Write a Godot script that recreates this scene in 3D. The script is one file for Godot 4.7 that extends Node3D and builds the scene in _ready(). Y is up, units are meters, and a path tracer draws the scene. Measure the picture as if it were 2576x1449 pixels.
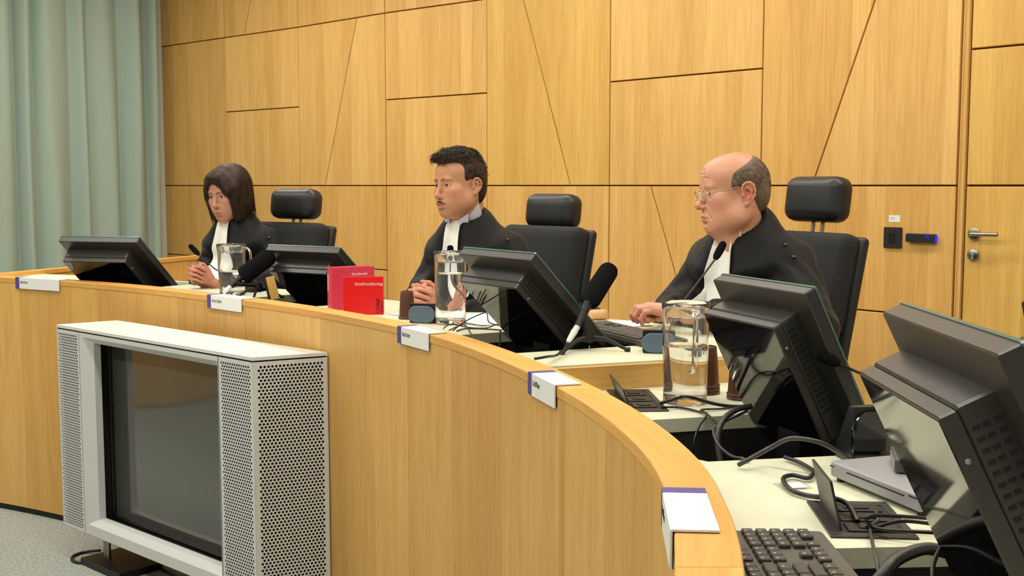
extends Node3D

# ------------------------------------------------------------------ mesh builder
class MB:
	var v := PackedVector3Array()
	var n := PackedVector3Array()
	var uv := PackedVector2Array()
	var c := PackedColorArray()
	var col := Color.WHITE
	var colored := false
	var ua := Vector3(1, 0, 0)
	var va := Vector3(0, 1, 0)
	var uo := Vector2.ZERO

	func uvof(p: Vector3, nn: Vector3) -> Vector2:
		var a := ua
		var b := va
		if absf(nn.dot(a)) > 0.8:
			a = ua.cross(va)
		elif absf(nn.dot(b)) > 0.8:
			b = ua.cross(va)
		return Vector2(p.dot(a), p.dot(b)) + uo

	func tri(a: Vector3, b: Vector3, d: Vector3, na: Vector3, nb: Vector3, nd: Vector3, ta := Vector2.ZERO, tb := Vector2.ZERO, td := Vector2.ZERO) -> void:
		var g := (b - a).cross(d - a)
		if g.dot(na + nb + nd) > 0.0:
			v.append(a); v.append(d); v.append(b)
			n.append(na); n.append(nd); n.append(nb)
			uv.append(ta); uv.append(td); uv.append(tb)
		else:
			v.append(a); v.append(b); v.append(d)
			n.append(na); n.append(nb); n.append(nd)
			uv.append(ta); uv.append(tb); uv.append(td)
		if colored:
			c.append(col); c.append(col); c.append(col)

	func face(pts: Array, hint: Vector3) -> void:
		var g := Vector3.ZERO
		for i in range(1, pts.size() - 1):
			g += (pts[i] - pts[0]).cross(pts[i + 1] - pts[0])
		if g.length() < 1e-12:
			return
		g = g.normalized()
		if g.dot(hint) < 0.0:
			g = -g
		for i in range(1, pts.size() - 1):
			tri(pts[0], pts[i], pts[i + 1], g, g, g, uvof(pts[0], g), uvof(pts[i], g), uvof(pts[i + 1], g))

	func box(xf: Transform3D, s: Vector3, ch := 0.0) -> void:
		var h := s * 0.5
		var k := minf(ch, minf(h.x, minf(h.y, h.z)) * 0.98)
		var o := xf.origin
		for ax in 3:
			for sg in [-1.0, 1.0]:
				var b1 := (ax + 1) % 3
				var b2 := (ax + 2) % 3
				var q := []
				for e in [[-1, -1], [1, -1], [1, 1], [-1, 1]]:
					var p := Vector3.ZERO
					p[ax] = sg * h[ax]
					p[b1] = e[0] * (h[b1] - k)
					p[b2] = e[1] * (h[b2] - k)
					q.append(xf * p)
				var hn := Vector3.ZERO
				hn[ax] = sg
				face(q, xf.basis * hn)
		if k > 0.0:
			for ax in 3:
				var b1 := (ax + 1) % 3
				var b2 := (ax + 2) % 3
				for s1 in [-1.0, 1.0]:
					for s2 in [-1.0, 1.0]:
						var q := []
						for e in [[-1, 0], [1, 0], [1, 1], [-1, 1]]:
							var p := Vector3.ZERO
							p[ax] = e[0] * (h[ax] - k)
							p[b1] = s1 * (h[b1] - (k if e[1] == 1 else 0.0))
							p[b2] = s2 * (h[b2] - (0.0 if e[1] == 1 else k))
							q.append(xf * p)
						var hn := Vector3.ZERO
						hn[b1] = s1
						hn[b2] = s2
						face(q, xf.basis * hn)
			for sx in [-1.0, 1.0]:
				for sy in [-1.0, 1.0]:
					for sz in [-1.0, 1.0]:
						var sg := Vector3(sx, sy, sz)
						face([xf * (sg * (h - Vector3(0, k, k))), xf * (sg * (h - Vector3(k, 0, k))), xf * (sg * (h - Vector3(k, k, 0)))], xf.basis * sg)

	# polygon in the xf's XY plane extruded along its Z from z0 to z1, the z1 rim chamfered
	func extrude(xf: Transform3D, poly: PackedVector2Array, z0: float, z1: float, ch := 0.0, both := false) -> void:
		var p := poly
		if Geometry2D.is_polygon_clockwise(p):
			p = p.duplicate()
			p.reverse()
		var cnt := p.size()
		var ins := PackedVector2Array()
		for i in cnt:
			var e0 := (p[i] - p[(i + cnt - 1) % cnt]).normalized()
			var e1 := (p[(i + 1) % cnt] - p[i]).normalized()
			var n0 := Vector2(-e0.y, e0.x)
			var n1 := Vector2(-e1.y, e1.x)
			var m := (n0 + n1)
			m = m / maxf(0.3, 1.0 + n0.dot(n1))
			ins.append(p[i] + m * ch)
		var zl := z0 + (ch if both else 0.0)
		var zh := z1 - ch
		var bottom := ins if both else p
		for i in cnt:
			var j := (i + 1) % cnt
			var e := (p[j] - p[i]).normalized()
			var on := xf.basis * Vector3(e.y, -e.x, 0)
			var oz := xf.basis * Vector3(0, 0, 1)
			face([xf * Vector3(p[i].x, p[i].y, zl), xf * Vector3(p[j].x, p[j].y, zl), xf * Vector3(p[j].x, p[j].y, zh), xf * Vector3(p[i].x, p[i].y, zh)], on)
			if ch > 0.0:
				face([xf * Vector3(p[i].x, p[i].y, zh), xf * Vector3(p[j].x, p[j].y, zh), xf * Vector3(ins[j].x, ins[j].y, z1), xf * Vector3(ins[i].x, ins[i].y, z1)], on + oz)
				if both:
					face([xf * Vector3(p[i].x, p[i].y, zl), xf * Vector3(p[j].x, p[j].y, zl), xf * Vector3(ins[j].x, ins[j].y, z0), xf * Vector3(ins[i].x, ins[i].y, z0)], on - oz)
		var ix := Geometry2D.triangulate_polygon(p)
		for i in range(0, ix.size(), 3):
			var a := ix[i]
			var b := ix[i + 1]
			var d := ix[i + 2]
			face([xf * Vector3(ins[a].x, ins[a].y, z1), xf * Vector3(ins[b].x, ins[b].y, z1), xf * Vector3(ins[d].x, ins[d].y, z1)], xf.basis.z)
			face([xf * Vector3(bottom[a].x, bottom[a].y, z0), xf * Vector3(bottom[b].x, bottom[b].y, z0), xf * Vector3(bottom[d].x, bottom[d].y, z0)], -xf.basis.z)

	func tube(pts: Array, rad, seg := 8, capped := true, squash := 1.0) -> void:
		var cnt := pts.size()
		var t0: Vector3 = (pts[1] - pts[0]).normalized()
		var up := Vector3.UP if absf(t0.y) < 0.9 else Vector3.RIGHT
		var side := t0.cross(up).normalized()
		var rings := []
		var norms := []
		var along := 0.0
		var vs := []
		for i in cnt:
			var t: Vector3
			if i == 0:
				t = pts[1] - pts[0]
			elif i == cnt - 1:
				t = pts[i] - pts[i - 1]
			else:
				t = (pts[i + 1] - pts[i]).normalized() + (pts[i] - pts[i - 1]).normalized()
			t = t.normalized()
			side = (side - t * side.dot(t)).normalized()
			var o2 := t.cross(side)
			var r: float = rad[i] if rad is Array else rad
			var ring := []
			var nr := []
			for k in seg:
				var a := TAU * k / seg
				var d := side * cos(a) + o2 * sin(a) * squash
				ring.append(pts[i] + d * r)
				nr.append((side * cos(a) * squash + o2 * sin(a)).normalized())
			rings.append(ring)
			norms.append(nr)
			if i > 0:
				along += pts[i].distance_to(pts[i - 1])
			vs.append(along)
		for i in cnt - 1:
			for k in seg:
				var j := (k + 1) % seg
				var u0 := float(k) / seg
				var u1 := float(k + 1) / seg
				tri(rings[i][k], rings[i + 1][k], rings[i + 1][j], norms[i][k], norms[i + 1][k], norms[i + 1][j], Vector2(u0, vs[i]), Vector2(u0, vs[i + 1]), Vector2(u1, vs[i + 1]))
				tri(rings[i][k], rings[i + 1][j], rings[i][j], norms[i][k], norms[i + 1][j], norms[i][j], Vector2(u0, vs[i]), Vector2(u1, vs[i + 1]), Vector2(u1, vs[i]))
		if capped:
			face(rings[0], pts[0] - pts[1])
			face(rings[cnt - 1], pts[cnt - 1] - pts[cnt - 2])

	# profile: Vector2(radius, height); equal neighbours make a sharp edge
	func lathe(xf: Transform3D, prof: Array, seg := 24) -> void:
		var cnt := prof.size()
		var nn := []
		for i in cnt:
			var d := Vector2.ZERO
			if i > 0:
				d += (prof[i] - prof[i - 1]).normalized()
			if i < cnt - 1:
				d += (prof[i + 1] - prof[i]).normalized()
			d = d.normalized()
			nn.append(Vector2(d.y, -d.x))
		for i in cnt - 1:
			if prof[i].distance_to(prof[i + 1]) < 1e-6:
				continue
			var seg_d: Vector2 = (prof[i + 1] - prof[i]).normalized()
			var fl := Vector2(seg_d.y, -seg_d.x)
			var na: Vector2 = nn[i] if nn[i].dot(fl) > 0.75 else fl
			var nb: Vector2 = nn[i + 1] if nn[i + 1].dot(fl) > 0.75 else fl
			for k in seg:
				var a0 := TAU * k / seg
				var a1 := TAU * (k + 1) / seg
				var d0 := Vector3(cos(a0), 0, sin(a0))
				var d1 := Vector3(cos(a1), 0, sin(a1))
				var p: Array = []
				var m: Array = []
				for e in [[d0, prof[i], na], [d1, prof[i], na], [d1, prof[i + 1], nb], [d0, prof[i + 1], nb]]:
					p.append(xf * (e[0] * e[1].x + Vector3(0, e[1].y, 0)))
					m.append((xf.basis * (e[0] * e[2].x + Vector3(0, e[2].y, 0))).normalized())
				var u0 := float(k) / seg
				var u1 := float(k + 1) / seg
				if prof[i].x > 1e-6:
					tri(p[0], p[1], p[2], m[0], m[1], m[2], Vector2(u0, prof[i].y), Vector2(u1, prof[i].y), Vector2(u1, prof[i + 1].y))
				if prof[i + 1].x > 1e-6:
					tri(p[0], p[2], p[3], m[0], m[2], m[3], Vector2(u0, prof[i].y), Vector2(u1, prof[i + 1].y), Vector2(u0, prof[i + 1].y))

	# a grid of points with smooth normals; hint gives the side the normals point to
	func sheet(g: Array, hint: Vector3, us := 1.0, vs := 1.0) -> void:
		var r := g.size()
		var q: int = g[0].size()
		var nr := []
		for i in r:
			var row := []
			for j in q:
				var dx: Vector3 = g[i][mini(j + 1, q - 1)] - g[i][maxi(j - 1, 0)]
				var dy: Vector3 = g[mini(i + 1, r - 1)][j] - g[maxi(i - 1, 0)][j]
				var m := dx.cross(dy).normalized()
				if m.dot(hint) < 0.0:
					m = -m
				row.append(m)
			nr.append(row)
		for i in r - 1:
			for j in q - 1:
				var u0 := us * j / (q - 1)
				var u1 := us * (j + 1) / (q - 1)
				var v0 := vs * i / (r - 1)
				var v1 := vs * (i + 1) / (r - 1)
				tri(g[i][j], g[i][j + 1], g[i + 1][j + 1], nr[i][j], nr[i][j + 1], nr[i + 1][j + 1], Vector2(u0, v0), Vector2(u1, v0), Vector2(u1, v1))
				tri(g[i][j], g[i + 1][j + 1], g[i + 1][j], nr[i][j], nr[i + 1][j + 1], nr[i + 1][j], Vector2(u0, v0), Vector2(u1, v1), Vector2(u0, v1))

	func mesh() -> ArrayMesh:
		var arr := []
		arr.resize(Mesh.ARRAY_MAX)
		arr[Mesh.ARRAY_VERTEX] = v
		arr[Mesh.ARRAY_NORMAL] = n
		arr[Mesh.ARRAY_TEX_UV] = uv
		if colored:
			arr[Mesh.ARRAY_COLOR] = c
		var am := ArrayMesh.new()
		am.add_surface_from_arrays(Mesh.PRIMITIVE_TRIANGLES, arr)
		return am

# ------------------------------------------------------------------ scene helpers
var taken := {}
var M := {}
var rng := RandomNumberGenerator.new()

func numbered(called: String) -> String:
	var k: int = taken.get(called, 0)
	taken[called] = k + 1
	return called if k == 0 else "%s_%03d" % [called, k]

func thing(called: String, label: String, category: String, at := Vector3.ZERO, turn := 0.0, group := "") -> Node3D:
	var o := Node3D.new()
	o.name = numbered(called)
	add_child(o)
	o.position = at
	o.rotation.y = turn
	tag(o, label, category, group)
	return o

func tag(o: Node3D, label: String, category: String, group := "") -> void:
	o.set_meta("label", label)
	o.set_meta("category", category)
	if group != "":
		o.set_meta("group", group)

func part(parent: Node, called: String, mesh: Mesh, mat: Material, label := "") -> MeshInstance3D:
	var o := MeshInstance3D.new()
	o.name = numbered(called) if parent == self else called
	o.mesh = mesh
	o.material_override = mat
	o.cast_shadow = GeometryInstance3D.SHADOW_CASTING_SETTING_ON
	parent.add_child(o, true)
	if label != "":
		o.set_meta("label", label)
	return o

func struct(called: String, mesh: Mesh, mat: Material, label: String) -> MeshInstance3D:
	var o := part(self, called, mesh, mat)
	o.set_meta("kind", "structure")
	o.set_meta("label", label)
	o.set_meta("category", "room")
	return o

func at(x: float, y: float, z: float) -> Transform3D:
	return Transform3D(Basis(), Vector3(x, y, z))

# a frame: x along dir (in plan), y up, z = outward
func frame(o: Vector3, dir: Vector3) -> Transform3D:
	var x := dir.normalized()
	return Transform3D(Basis(x, Vector3.UP, x.cross(Vector3.UP)), o)

func catmull(p: Array, steps := 6) -> Array:
	var out := []
	var q := p.size()
	for i in q - 1:
		var p0 = p[maxi(i - 1, 0)]
		var p1 = p[i]
		var p2 = p[i + 1]
		var p3 = p[mini(i + 2, q - 1)]
		for k in steps:
			var t := float(k) / steps
			out.append(0.5 * ((2.0 * p1) + (p2 - p0) * t + (2.0 * p0 - 5.0 * p1 + 4.0 * p2 - p3) * t * t + (3.0 * p1 - p0 - 3.0 * p2 + p3) * t * t * t))
	out.append(p[q - 1])
	return out

func rect(x0: float, y0: float, x1: float, y1: float) -> PackedVector2Array:
	return PackedVector2Array([Vector2(x0, y0), Vector2(x1, y0), Vector2(x1, y1), Vector2(x0, y1)])

func rrect(x0: float, y0: float, x1: float, y1: float, r: float, s := 4) -> PackedVector2Array:
	var o := PackedVector2Array()
	for e in [[x1 - r, y0 + r, -0.5], [x1 - r, y1 - r, 0.0], [x0 + r, y1 - r, 0.5], [x0 + r, y0 + r, 1.0]]:
		for k in s + 1:
			var a: float = (e[2] + 0.5 * k / s) * PI
			o.append(Vector2(e[0] + r * cos(a), e[1] + r * sin(a)))
	return o

# ------------------------------------------------------------------ materials
func mat(called: String, srgb: Color, rough: float, metal := 0.0, spec := 0.5) -> StandardMaterial3D:
	var m := StandardMaterial3D.new()
	m.resource_name = called
	m.albedo_color = srgb
	m.roughness = rough
	m.metallic = metal
	m.metallic_specular = spec
	M[called] = m
	return m

func wood_image(w: int, h: int, sd: int, fine: float) -> Image:
	# vertical oak veneer: leaves of different tone, long streaks, pores; wraps round in u
	var na := FastNoiseLite.new()
	na.seed = sd
	na.frequency = 1.0
	na.fractal_octaves = 3
	var nb := FastNoiseLite.new()
	nb.seed = sd + 7
	nb.frequency = 1.0
	nb.fractal_octaves = 2
	var lr := RandomNumberGenerator.new()
	lr.seed = sd
	var leaf := PackedFloat32Array()
	leaf.resize(w)
	var x := 0
	while x < w:
		var wd := int(lr.randf_range(0.035, 0.11) * w)
		if w - x - wd < int(0.03 * w):
			wd = w - x
		var tone := lr.randf_range(-1.0, 1.0)
		for k in range(x, mini(x + wd, w)):
			leaf[k] = tone
		x += wd
	var data := PackedByteArray()
	data.resize(w * h * 3)
	var light := Vector3(238, 197, 124)
	var dark := Vector3(199, 151, 78)
	var cs := PackedFloat32Array()
	var sn := PackedFloat32Array()
	for i in w:
		cs.append(cos(TAU * i / w) / TAU)
		sn.append(sin(TAU * i / w) / TAU)
	for j in h:
		var yy := float(j) / h
		for i in w:
			var a := na.get_noise_3d(cs[i] * 26.0, yy * 2.6, sn[i] * 26.0)
			var wob := a * 0.012
			var b := nb.get_noise_3d((cs[i] + wob) * 150.0, yy * 7.0 + leaf[i] * 9.0, (sn[i] + wob) * 150.0)
			var f := nb.get_noise_3d(cs[i] * fine, yy * 30.0 + leaf[i] * 20.0, sn[i] * fine)
			var t := 0.58 + 0.17 * leaf[i] + 0.22 * a + 0.25 * b + 0.15 * f
			t = clampf(t, 0.0, 1.0)
			var p := dark.lerp(light, t)
			var o := (j * w + i) * 3
			data[o] = int(p.x)
			data[o + 1] = int(p.y)
			data[o + 2] = int(p.z)
	return Image.create_from_data(w, h, false, Image.FORMAT_RGB8, data)

func wood_mat(called: String, tex: Texture2D, tint: Color, rough := 0.42) -> StandardMaterial3D:
	var m := mat(called, tint, rough, 0.0, 0.45)
	m.albedo_texture = tex
	m.uv1_scale = Vector3(1.0 / 2.0, 1.0 / 3.0, 1.0)
	return m

func noise_tex(size: int, freq: float, lo: Color, hi: Color, oct := 4, sd := 1) -> NoiseTexture2D:
	var f := FastNoiseLite.new()
	f.seed = sd
	f.frequency = freq
	f.fractal_octaves = oct
	var t := NoiseTexture2D.new()
	t.width = size
	t.height = size
	t.seamless = true
	t.noise = f
	var g := Gradient.new()
	g.set_color(0, lo)
	g.set_color(1, hi)
	t.color_ramp = g
	return t

func grain(m: StandardMaterial3D, freq: float, depth_cm: float, scale: float) -> void:
	m.heightmap_enabled = true
	m.heightmap_texture = noise_tex(256, freq, Color.BLACK, Color.WHITE, 3, 5)
	m.heightmap_scale = depth_cm
	m.uv1_triplanar = true
	m.uv1_scale = Vector3.ONE * scale

func make_materials() -> void:
	var wt := ImageTexture.create_from_image(wood_image(1024, 512, 11, 520.0))
	var wt2 := ImageTexture.create_from_image(wood_image(768, 512, 29, 420.0))
	for e in [["oak_a", Color(0.97, 0.95, 0.92)], ["oak_b", Color(1.0, 0.985, 0.97)], ["oak_c", Color(0.95, 0.93, 0.88)], ["oak_d", Color(0.985, 0.95, 0.9)]]:
		wood_mat(e[0], wt, e[1])
	wood_mat("oak_yellow", wt2, Color(0.98, 0.97, 0.86))
	wood_mat("oak_front", wt2, Color(0.97, 0.95, 0.89), 0.4)
	wood_mat("oak_front_b", wt2, Color(0.95, 0.92, 0.86), 0.4)
	wood_mat("oak_rim", wt, Color(1.0, 0.94, 0.83), 0.4)
	mat("gap", Color(0.56, 0.37, 0.17), 0.9)
	mat("plinth", Color(0.06, 0.05, 0.05), 0.6)
	var ds := mat("desk", Color(0.885, 0.885, 0.775), 0.42)
	ds.albedo_texture = noise_tex(256, 0.02, Color(0.96, 0.965, 0.96), Color(1, 1, 1), 3, 9)
	ds.uv1_triplanar = true
	ds.uv1_scale = Vector3.ONE * 2.0
	mat("desk_edge", Color(0.75, 0.73, 0.55), 0.5)
	var cp := mat("carpet", Color(1, 1, 1), 0.97, 0.0, 0.2)
	cp.albedo_texture = noise_tex(512, 0.09, Color(0.56, 0.58, 0.555), Color(0.74, 0.76, 0.73), 4, 3)
	cp.uv1_triplanar = true
	cp.uv1_scale = Vector3.ONE * 1.1
	cp.heightmap_enabled = true
	cp.heightmap_texture = noise_tex(512, 0.2, Color.BLACK, Color.WHITE, 3, 4)
	cp.heightmap_scale = 0.5
	mat("white_wall", Color(0.84, 0.85, 0.82), 0.8)
	mat("ceiling", Color(0.93, 0.93, 0.92), 0.9)
	mat("strip", Color(0.80, 0.81, 0.78), 0.5)
	var cu := mat("curtain", Color(0.635, 0.705, 0.66), 0.85, 0.0, 0.2)
	cu.rim_enabled = true
	cu.rim = 0.25
	cu.rim_tint = 0.6
	cu.backlight_enabled = true
	cu.backlight = Color(0.06, 0.07, 0.06)
	var mp := mat("mon_plastic", Color(0.185, 0.18, 0.172), 0.38)
	mat("mon_dark", Color(0.05, 0.05, 0.052), 0.4)
	mat("mon_gloss", Color(0.018, 0.018, 0.02), 0.06, 0.0, 0.62)
	mat("glass_edge", Color(0.30, 0.42, 0.38), 0.2)
	mat("screen_on", Color(0.10, 0.11, 0.12), 0.2)
	mat("vent", Color(0.075, 0.075, 0.07), 0.7)
	mat("rubber", Color(0.045, 0.045, 0.048), 0.55)
	mat("cable", Color(0.05, 0.05, 0.052), 0.38)
	mat("cable_grey", Color(0.22, 0.22, 0.22), 0.4)
	var fo := mat("foam", Color(0.085, 0.085, 0.09), 0.95, 0.0, 0.15)
	mat("chrome", Color(0.78, 0.78, 0.78), 0.12, 1.0)
	mat("steel", Color(0.62, 0.60, 0.56), 0.3, 1.0)
	mat("silver_plastic", Color(0.60, 0.60, 0.61), 0.4)
	mat("cab_metal", Color(0.80, 0.81, 0.80), 0.4, 0.0, 0.5)
	mat("cab_top", Color(0.85, 0.86, 0.85), 0.35)
	mat("dark_void", Color(0.015, 0.015, 0.015), 0.9)  # near-black painted in for the shaded gap and hollows of the cabinet
	mat("tv_glass", Color(0.31, 0.31, 0.295), 0.07, 0.0, 0.7)
	var le := mat("leather", Color(0.12, 0.122, 0.125), 0.42)
	var fb := mat("chair_fabric", Color(0.13, 0.13, 0.13), 0.85)
	mat("chair_shell", Color(0.04, 0.04, 0.04), 0.5)
	mat("paper", Color(0.93, 0.94, 0.93), 0.7)
	mat("card_white", Color(0.92, 0.925, 0.91), 0.5)
	mat("card_purple", Color(0.33, 0.25, 0.54), 0.5)
	mat("ink", Color(0.12, 0.12, 0.14), 0.7)
	mat("ink_white", Color(0.97, 0.93, 0.92), 0.6)
	mat("ink_red", Color(0.32, 0.02, 0.05), 0.6)
	mat("book_rose", Color(0.80, 0.22, 0.33), 0.35)
	mat("book_red", Color(0.87, 0.05, 0.10), 0.3)
	var br := mat("cup_brown", Color(0.32, 0.185, 0.12), 0.4)
	br.metallic_specular = 0.5
	mat("unit_blue", Color(0.36, 0.43, 0.50), 0.35)
	mat("unit_dark", Color(0.06, 0.065, 0.075), 0.4)
	mat("switch_black", Color(0.10, 0.105, 0.11), 0.5)
	mat("beech", Color(0.86, 0.66, 0.46), 0.5)
	var gl := mat("jug", Color(1, 1, 1, 0.02), 0.03)
	gl.transparency = BaseMaterial3D.TRANSPARENCY_ALPHA
	gl.refraction_enabled = true
	gl.refraction_scale = 0.05
	var wa := mat("water", Color(1, 1, 1, 0.0), 0.0)
	wa.transparency = BaseMaterial3D.TRANSPARENCY_ALPHA
	wa.refraction_enabled = true
	wa.refraction_scale = 0.033
	var pl := mat("clear_pane", Color(1, 1, 1, 0.06), 0.05)
	pl.transparency = BaseMaterial3D.TRANSPARENCY_ALPHA

# ------------------------------------------------------------------ camera, light, room
const EYE := 1.52
const PODIUM := 0.30
const CEIL := 3.5
var W := [Vector2(-2.85, -9.35), Vector2(-2.178, -8.77), Vector2(-1.51, -8.20), Vector2(-0.816, -7.53), Vector2(-0.138, -6.97), Vector2(0.547, -6.239), Vector2(1.218, -5.523), Vector2(1.90, -4.76)]

func lamp(p: Vector3, turn: float, lx: float, lz: float, energy: float) -> void:
	var t := thing("ceiling_light", "long white linear ceiling light with a milky diffuser", "light", p, turn, "linear ceiling lights")
	var b := MB.new()
	b.box(at(0, 0.03, 0), Vector3(lx + 0.04, 0.05, lz + 0.04), 0.004)
	part(t, "housing", b.mesh(), M.white_wall)
	b = MB.new()
	b.box(at(0, 0.0, 0), Vector3(lx, 0.012, lz), 0.003)
	part(t, "diffuser", b.mesh(), M.lamp_glow)
	var a := AreaLight3D.new()
	a.name = "lamp_light"
	a.area_size = Vector2(lx, lz)
	a.light_energy = energy
	a.light_color = LAMP
	a.shadow_enabled = true
	a.area_range = 20.0
	a.area_attenuation = 2.0
	a.position = Vector3(0, -0.012, 0)
	a.rotation_degrees = Vector3(-90, 0, 0)
	t.add_child(a)

const LAMP := Color(1.0, 0.98, 0.94)
const EXPOSURE := 1.0
const LAMP_E := 3.4

func make_view() -> void:
	var cam := Camera3D.new()
	cam.name = "camera"
	cam.fov = 28.526
	cam.near = 0.02
	cam.position = Vector3(0, EYE, 0)
	cam.rotation_degrees = Vector3(-5.163, 0, 0)
	add_child(cam)
	var we := WorldEnvironment.new()
	we.name = "environment"
	var e := Environment.new()
	e.background_mode = Environment.BG_COLOR
	e.background_color = Color(0, 0, 0)
	e.tonemap_mode = Environment.TONE_MAPPER_LINEAR
	e.tonemap_exposure = EXPOSURE
	e.sdfgi_enabled = true
	e.ssao_enabled = true
	e.ssil_enabled = true
	we.environment = e
	add_child(we)
	var lg := mat("lamp_glow", Color(1, 1, 1), 0.6)
	lg.emission_enabled = true
	lg.emission = LAMP
	lg.emission_energy_multiplier = 3.0
	# rows of linear fittings across the courtroom, parallel to the back wall
	var d := Vector3(0.73, 0, 0.68)
	var nn := Vector3(-0.68, 0, 0.73)
	var o := Vector3(-0.5, CEIL - 0.07, -6.6)
	for row in 3:
		for k in 3:
			var p := o + d * (-1.3 + 2.6 * k) + nn * (0.8 + 2.2 * row)
			lamp(p, -atan2(d.z, d.x), 2.2, 0.25, LAMP_E)

func wallpiece(parent: Node, i: int, pts: Array, m: String) -> void:
	# a veneered panel of column i; pts are (u fraction of the column, height)
	var a: Vector2 = W[i]
	var b: Vector2 = W[i + 1]
	var L := a.distance_to(b)
	var xf := frame(Vector3(a.x, 0, a.y), Vector3(b.x - a.x, 0, b.y - a.y))
	var cen := Vector2.ZERO
	for p in pts:
		cen += Vector2(p[0] * L, p[1])
	cen /= pts.size()
	var poly := PackedVector2Array()
	for p in pts:
		poly.append(Vector2(p[0] * L, p[1]))
	var small := Geometry2D.offset_polygon(poly, -0.0036)
	if small.is_empty():
		return
	var mb := MB.new()
	mb.ua = xf.basis.x
	mb.va = Vector3.UP
	mb.uo = Vector2(rng.randf() * 2.0, rng.randf_range(0.0, 0.2))
	mb.extrude(xf, small[0], 0.0, 0.022, 0.0022)
	part(parent, "panel", mb.mesh(), M[m])

func make_room() -> void:
	var mb := MB.new()
	# backing of the back wall, behind the panels
	var out := PackedVector2Array()
	for p in W:
		out.append(p)
	var d6: Vector2 = (W[7] - W[6]).normalized()
	var p1: Vector2 = W[7] + d6 * 3.6
	var nin := Vector2(-0.66, 0.751)
	var p2 := p1 + nin * 10.5
	var p3: Vector2 = W[0] + nin * 10.5
	var door0: Vector2 = W[6] + d6 * 1.026
	var door1: Vector2 = W[6] + d6 * 1.99
	var segs := []
	for i in 7:
		segs.append([W[i], W[i + 1] if i < 6 else door0])
	segs.append([door1, p1])
	for s in segs:
		var xf := frame(Vector3(s[0].x, 0, s[0].y), Vector3(s[1].x - s[0].x, 0, s[1].y - s[0].y))
		mb.box(xf * at(s[0].distance_to(s[1]) * 0.5, CEIL * 0.5, -0.101), Vector3(s[0].distance_to(s[1]) + 0.02, CEIL, 0.2))
	var dxf := frame(Vector3(door0.x, 0, door0.y), Vector3(d6.x, 0, d6.y))
	mb.box(dxf * at(0.482, 3.17, -0.101), Vector3(0.98, 0.66, 0.2))
	var wall := struct("wall_back", mb.mesh(), M.gap, "oak veneered wall of large panels with dark recessed joints and slanting cuts")
	var S := EYE + 0.0
	var s1 := S + 0.56
	var s2 := S + 1.12
	var m1 := S - 0.56
	var T := CEIL - 0.01
	var B := PODIUM + 0.01
	var wl := func(i): return W[i].distance_to(W[i + 1])
	# column 0
	wallpiece(wall, 0, [[0, s2], [1, s2], [1, T], [0, T]], "oak_a")
	var u: float = 0.261 / wl.call(0)
	var u2: float = 0.629 / wl.call(0)
	wallpiece(wall, 0, [[0, S], [u2, S], [u, s2], [0, s2]], "oak_c")
	wallpiece(wall, 0, [[u2, S], [1, S], [1, s2], [u, s2]], "oak_a")
	wallpiece(wall, 0, [[0, m1], [1, m1], [1, S], [0, S]], "oak_c")
	wallpiece(wall, 0, [[0, B], [1, B], [1, m1], [0, m1]], "oak_a")
	# column 1
	u = 0.258 / wl.call(1)
	u2 = 0.526 / wl.call(1)
	wallpiece(wall, 1, [[0, s2], [u, s2], [u2, T], [0, T]], "oak_c")
	wallpiece(wall, 1, [[u, s2], [1, s2], [1, T], [u2, T]], "oak_a")
	wallpiece(wall, 1, [[0, s1], [1, s1], [1, s2], [0, s2]], "oak_b")
	wallpiece(wall, 1, [[0, S], [1, S], [1, s1], [0, s1]], "oak_b")
	wallpiece(wall, 1, [[0, B], [1, B], [1, S], [0, S]], "oak_a")
	# column 2
	u = 0.297 / wl.call(2)
	u2 = 0.675 / wl.call(2)
	wallpiece(wall, 2, [[0, s2], [1, s2], [1, T], [0, T]], "oak_a")
	wallpiece(wall, 2, [[0, S], [u, S], [u2, s2], [0, s2]], "oak_b")
	wallpiece(wall, 2, [[u, S], [1, S], [1, s2], [u2, s2]], "oak_b")
	wallpiece(wall, 2, [[0, m1], [1, m1], [1, S], [0, S]], "oak_d")
	wallpiece(wall, 2, [[0, B], [1, B], [1, m1], [0, m1]], "oak_a")
	# column 3
	wallpiece(wall, 3, [[0, s2], [1, s2], [1, T], [0, T]], "oak_a")
	wallpiece(wall, 3, [[0, s1], [1, s1], [1, s2], [0, s2]], "oak_b")
	wallpiece(wall, 3, [[0, S], [1, S], [1, s1], [0, s1]], "oak_b")
	wallpiece(wall, 3, [[0, B], [1, B], [1, S], [0, S]], "oak_b")
	# column 4
	u = 0.707 / wl.call(4)
	wallpiece(wall, 4, [[0, S], [u, S], [0.0, T]], "oak_yellow")
	wallpiece(wall, 4, [[u, S], [1, S], [1, T], [0.0, T]], "oak_yellow")
	wallpiece(wall, 4, [[0, m1], [1, m1], [1, S], [0, S]], "oak_b")
	wallpiece(wall, 4, [[0, B], [1, B], [1, m1], [0, m1]], "oak_b")
	# column 5
	wallpiece(wall, 5, [[0, s1], [1, s1], [1, T], [0, T]], "oak_b")
	wallpiece(wall, 5, [[0, S], [1, S], [1, s1], [0, s1]], "oak_b")
	u = 0.293 / wl.call(5)
	u2 = 0.75 / wl.call(5)
	wallpiece(wall, 5, [[0, B], [u2, B], [u, S], [0, S]], "oak_b")
	wallpiece(wall, 5, [[u2, B], [1, B], [1, S], [u, S]], "oak_d")
	# column 6
	u = 0.29 / wl.call(6)
	var e6: float = 0.992 / wl.call(6)
	wallpiece(wall, 6, [[0, S], [u, S], [e6, T - 0.06], [e6, T], [0, T]], "oak_d")
	wallpiece(wall, 6, [[u, S], [e6, S], [e6, T - 0.06]], "oak_b")
	wallpiece(wall, 6, [[0, m1], [e6, m1], [e6, S], [0, S]], "oak_d")
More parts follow.
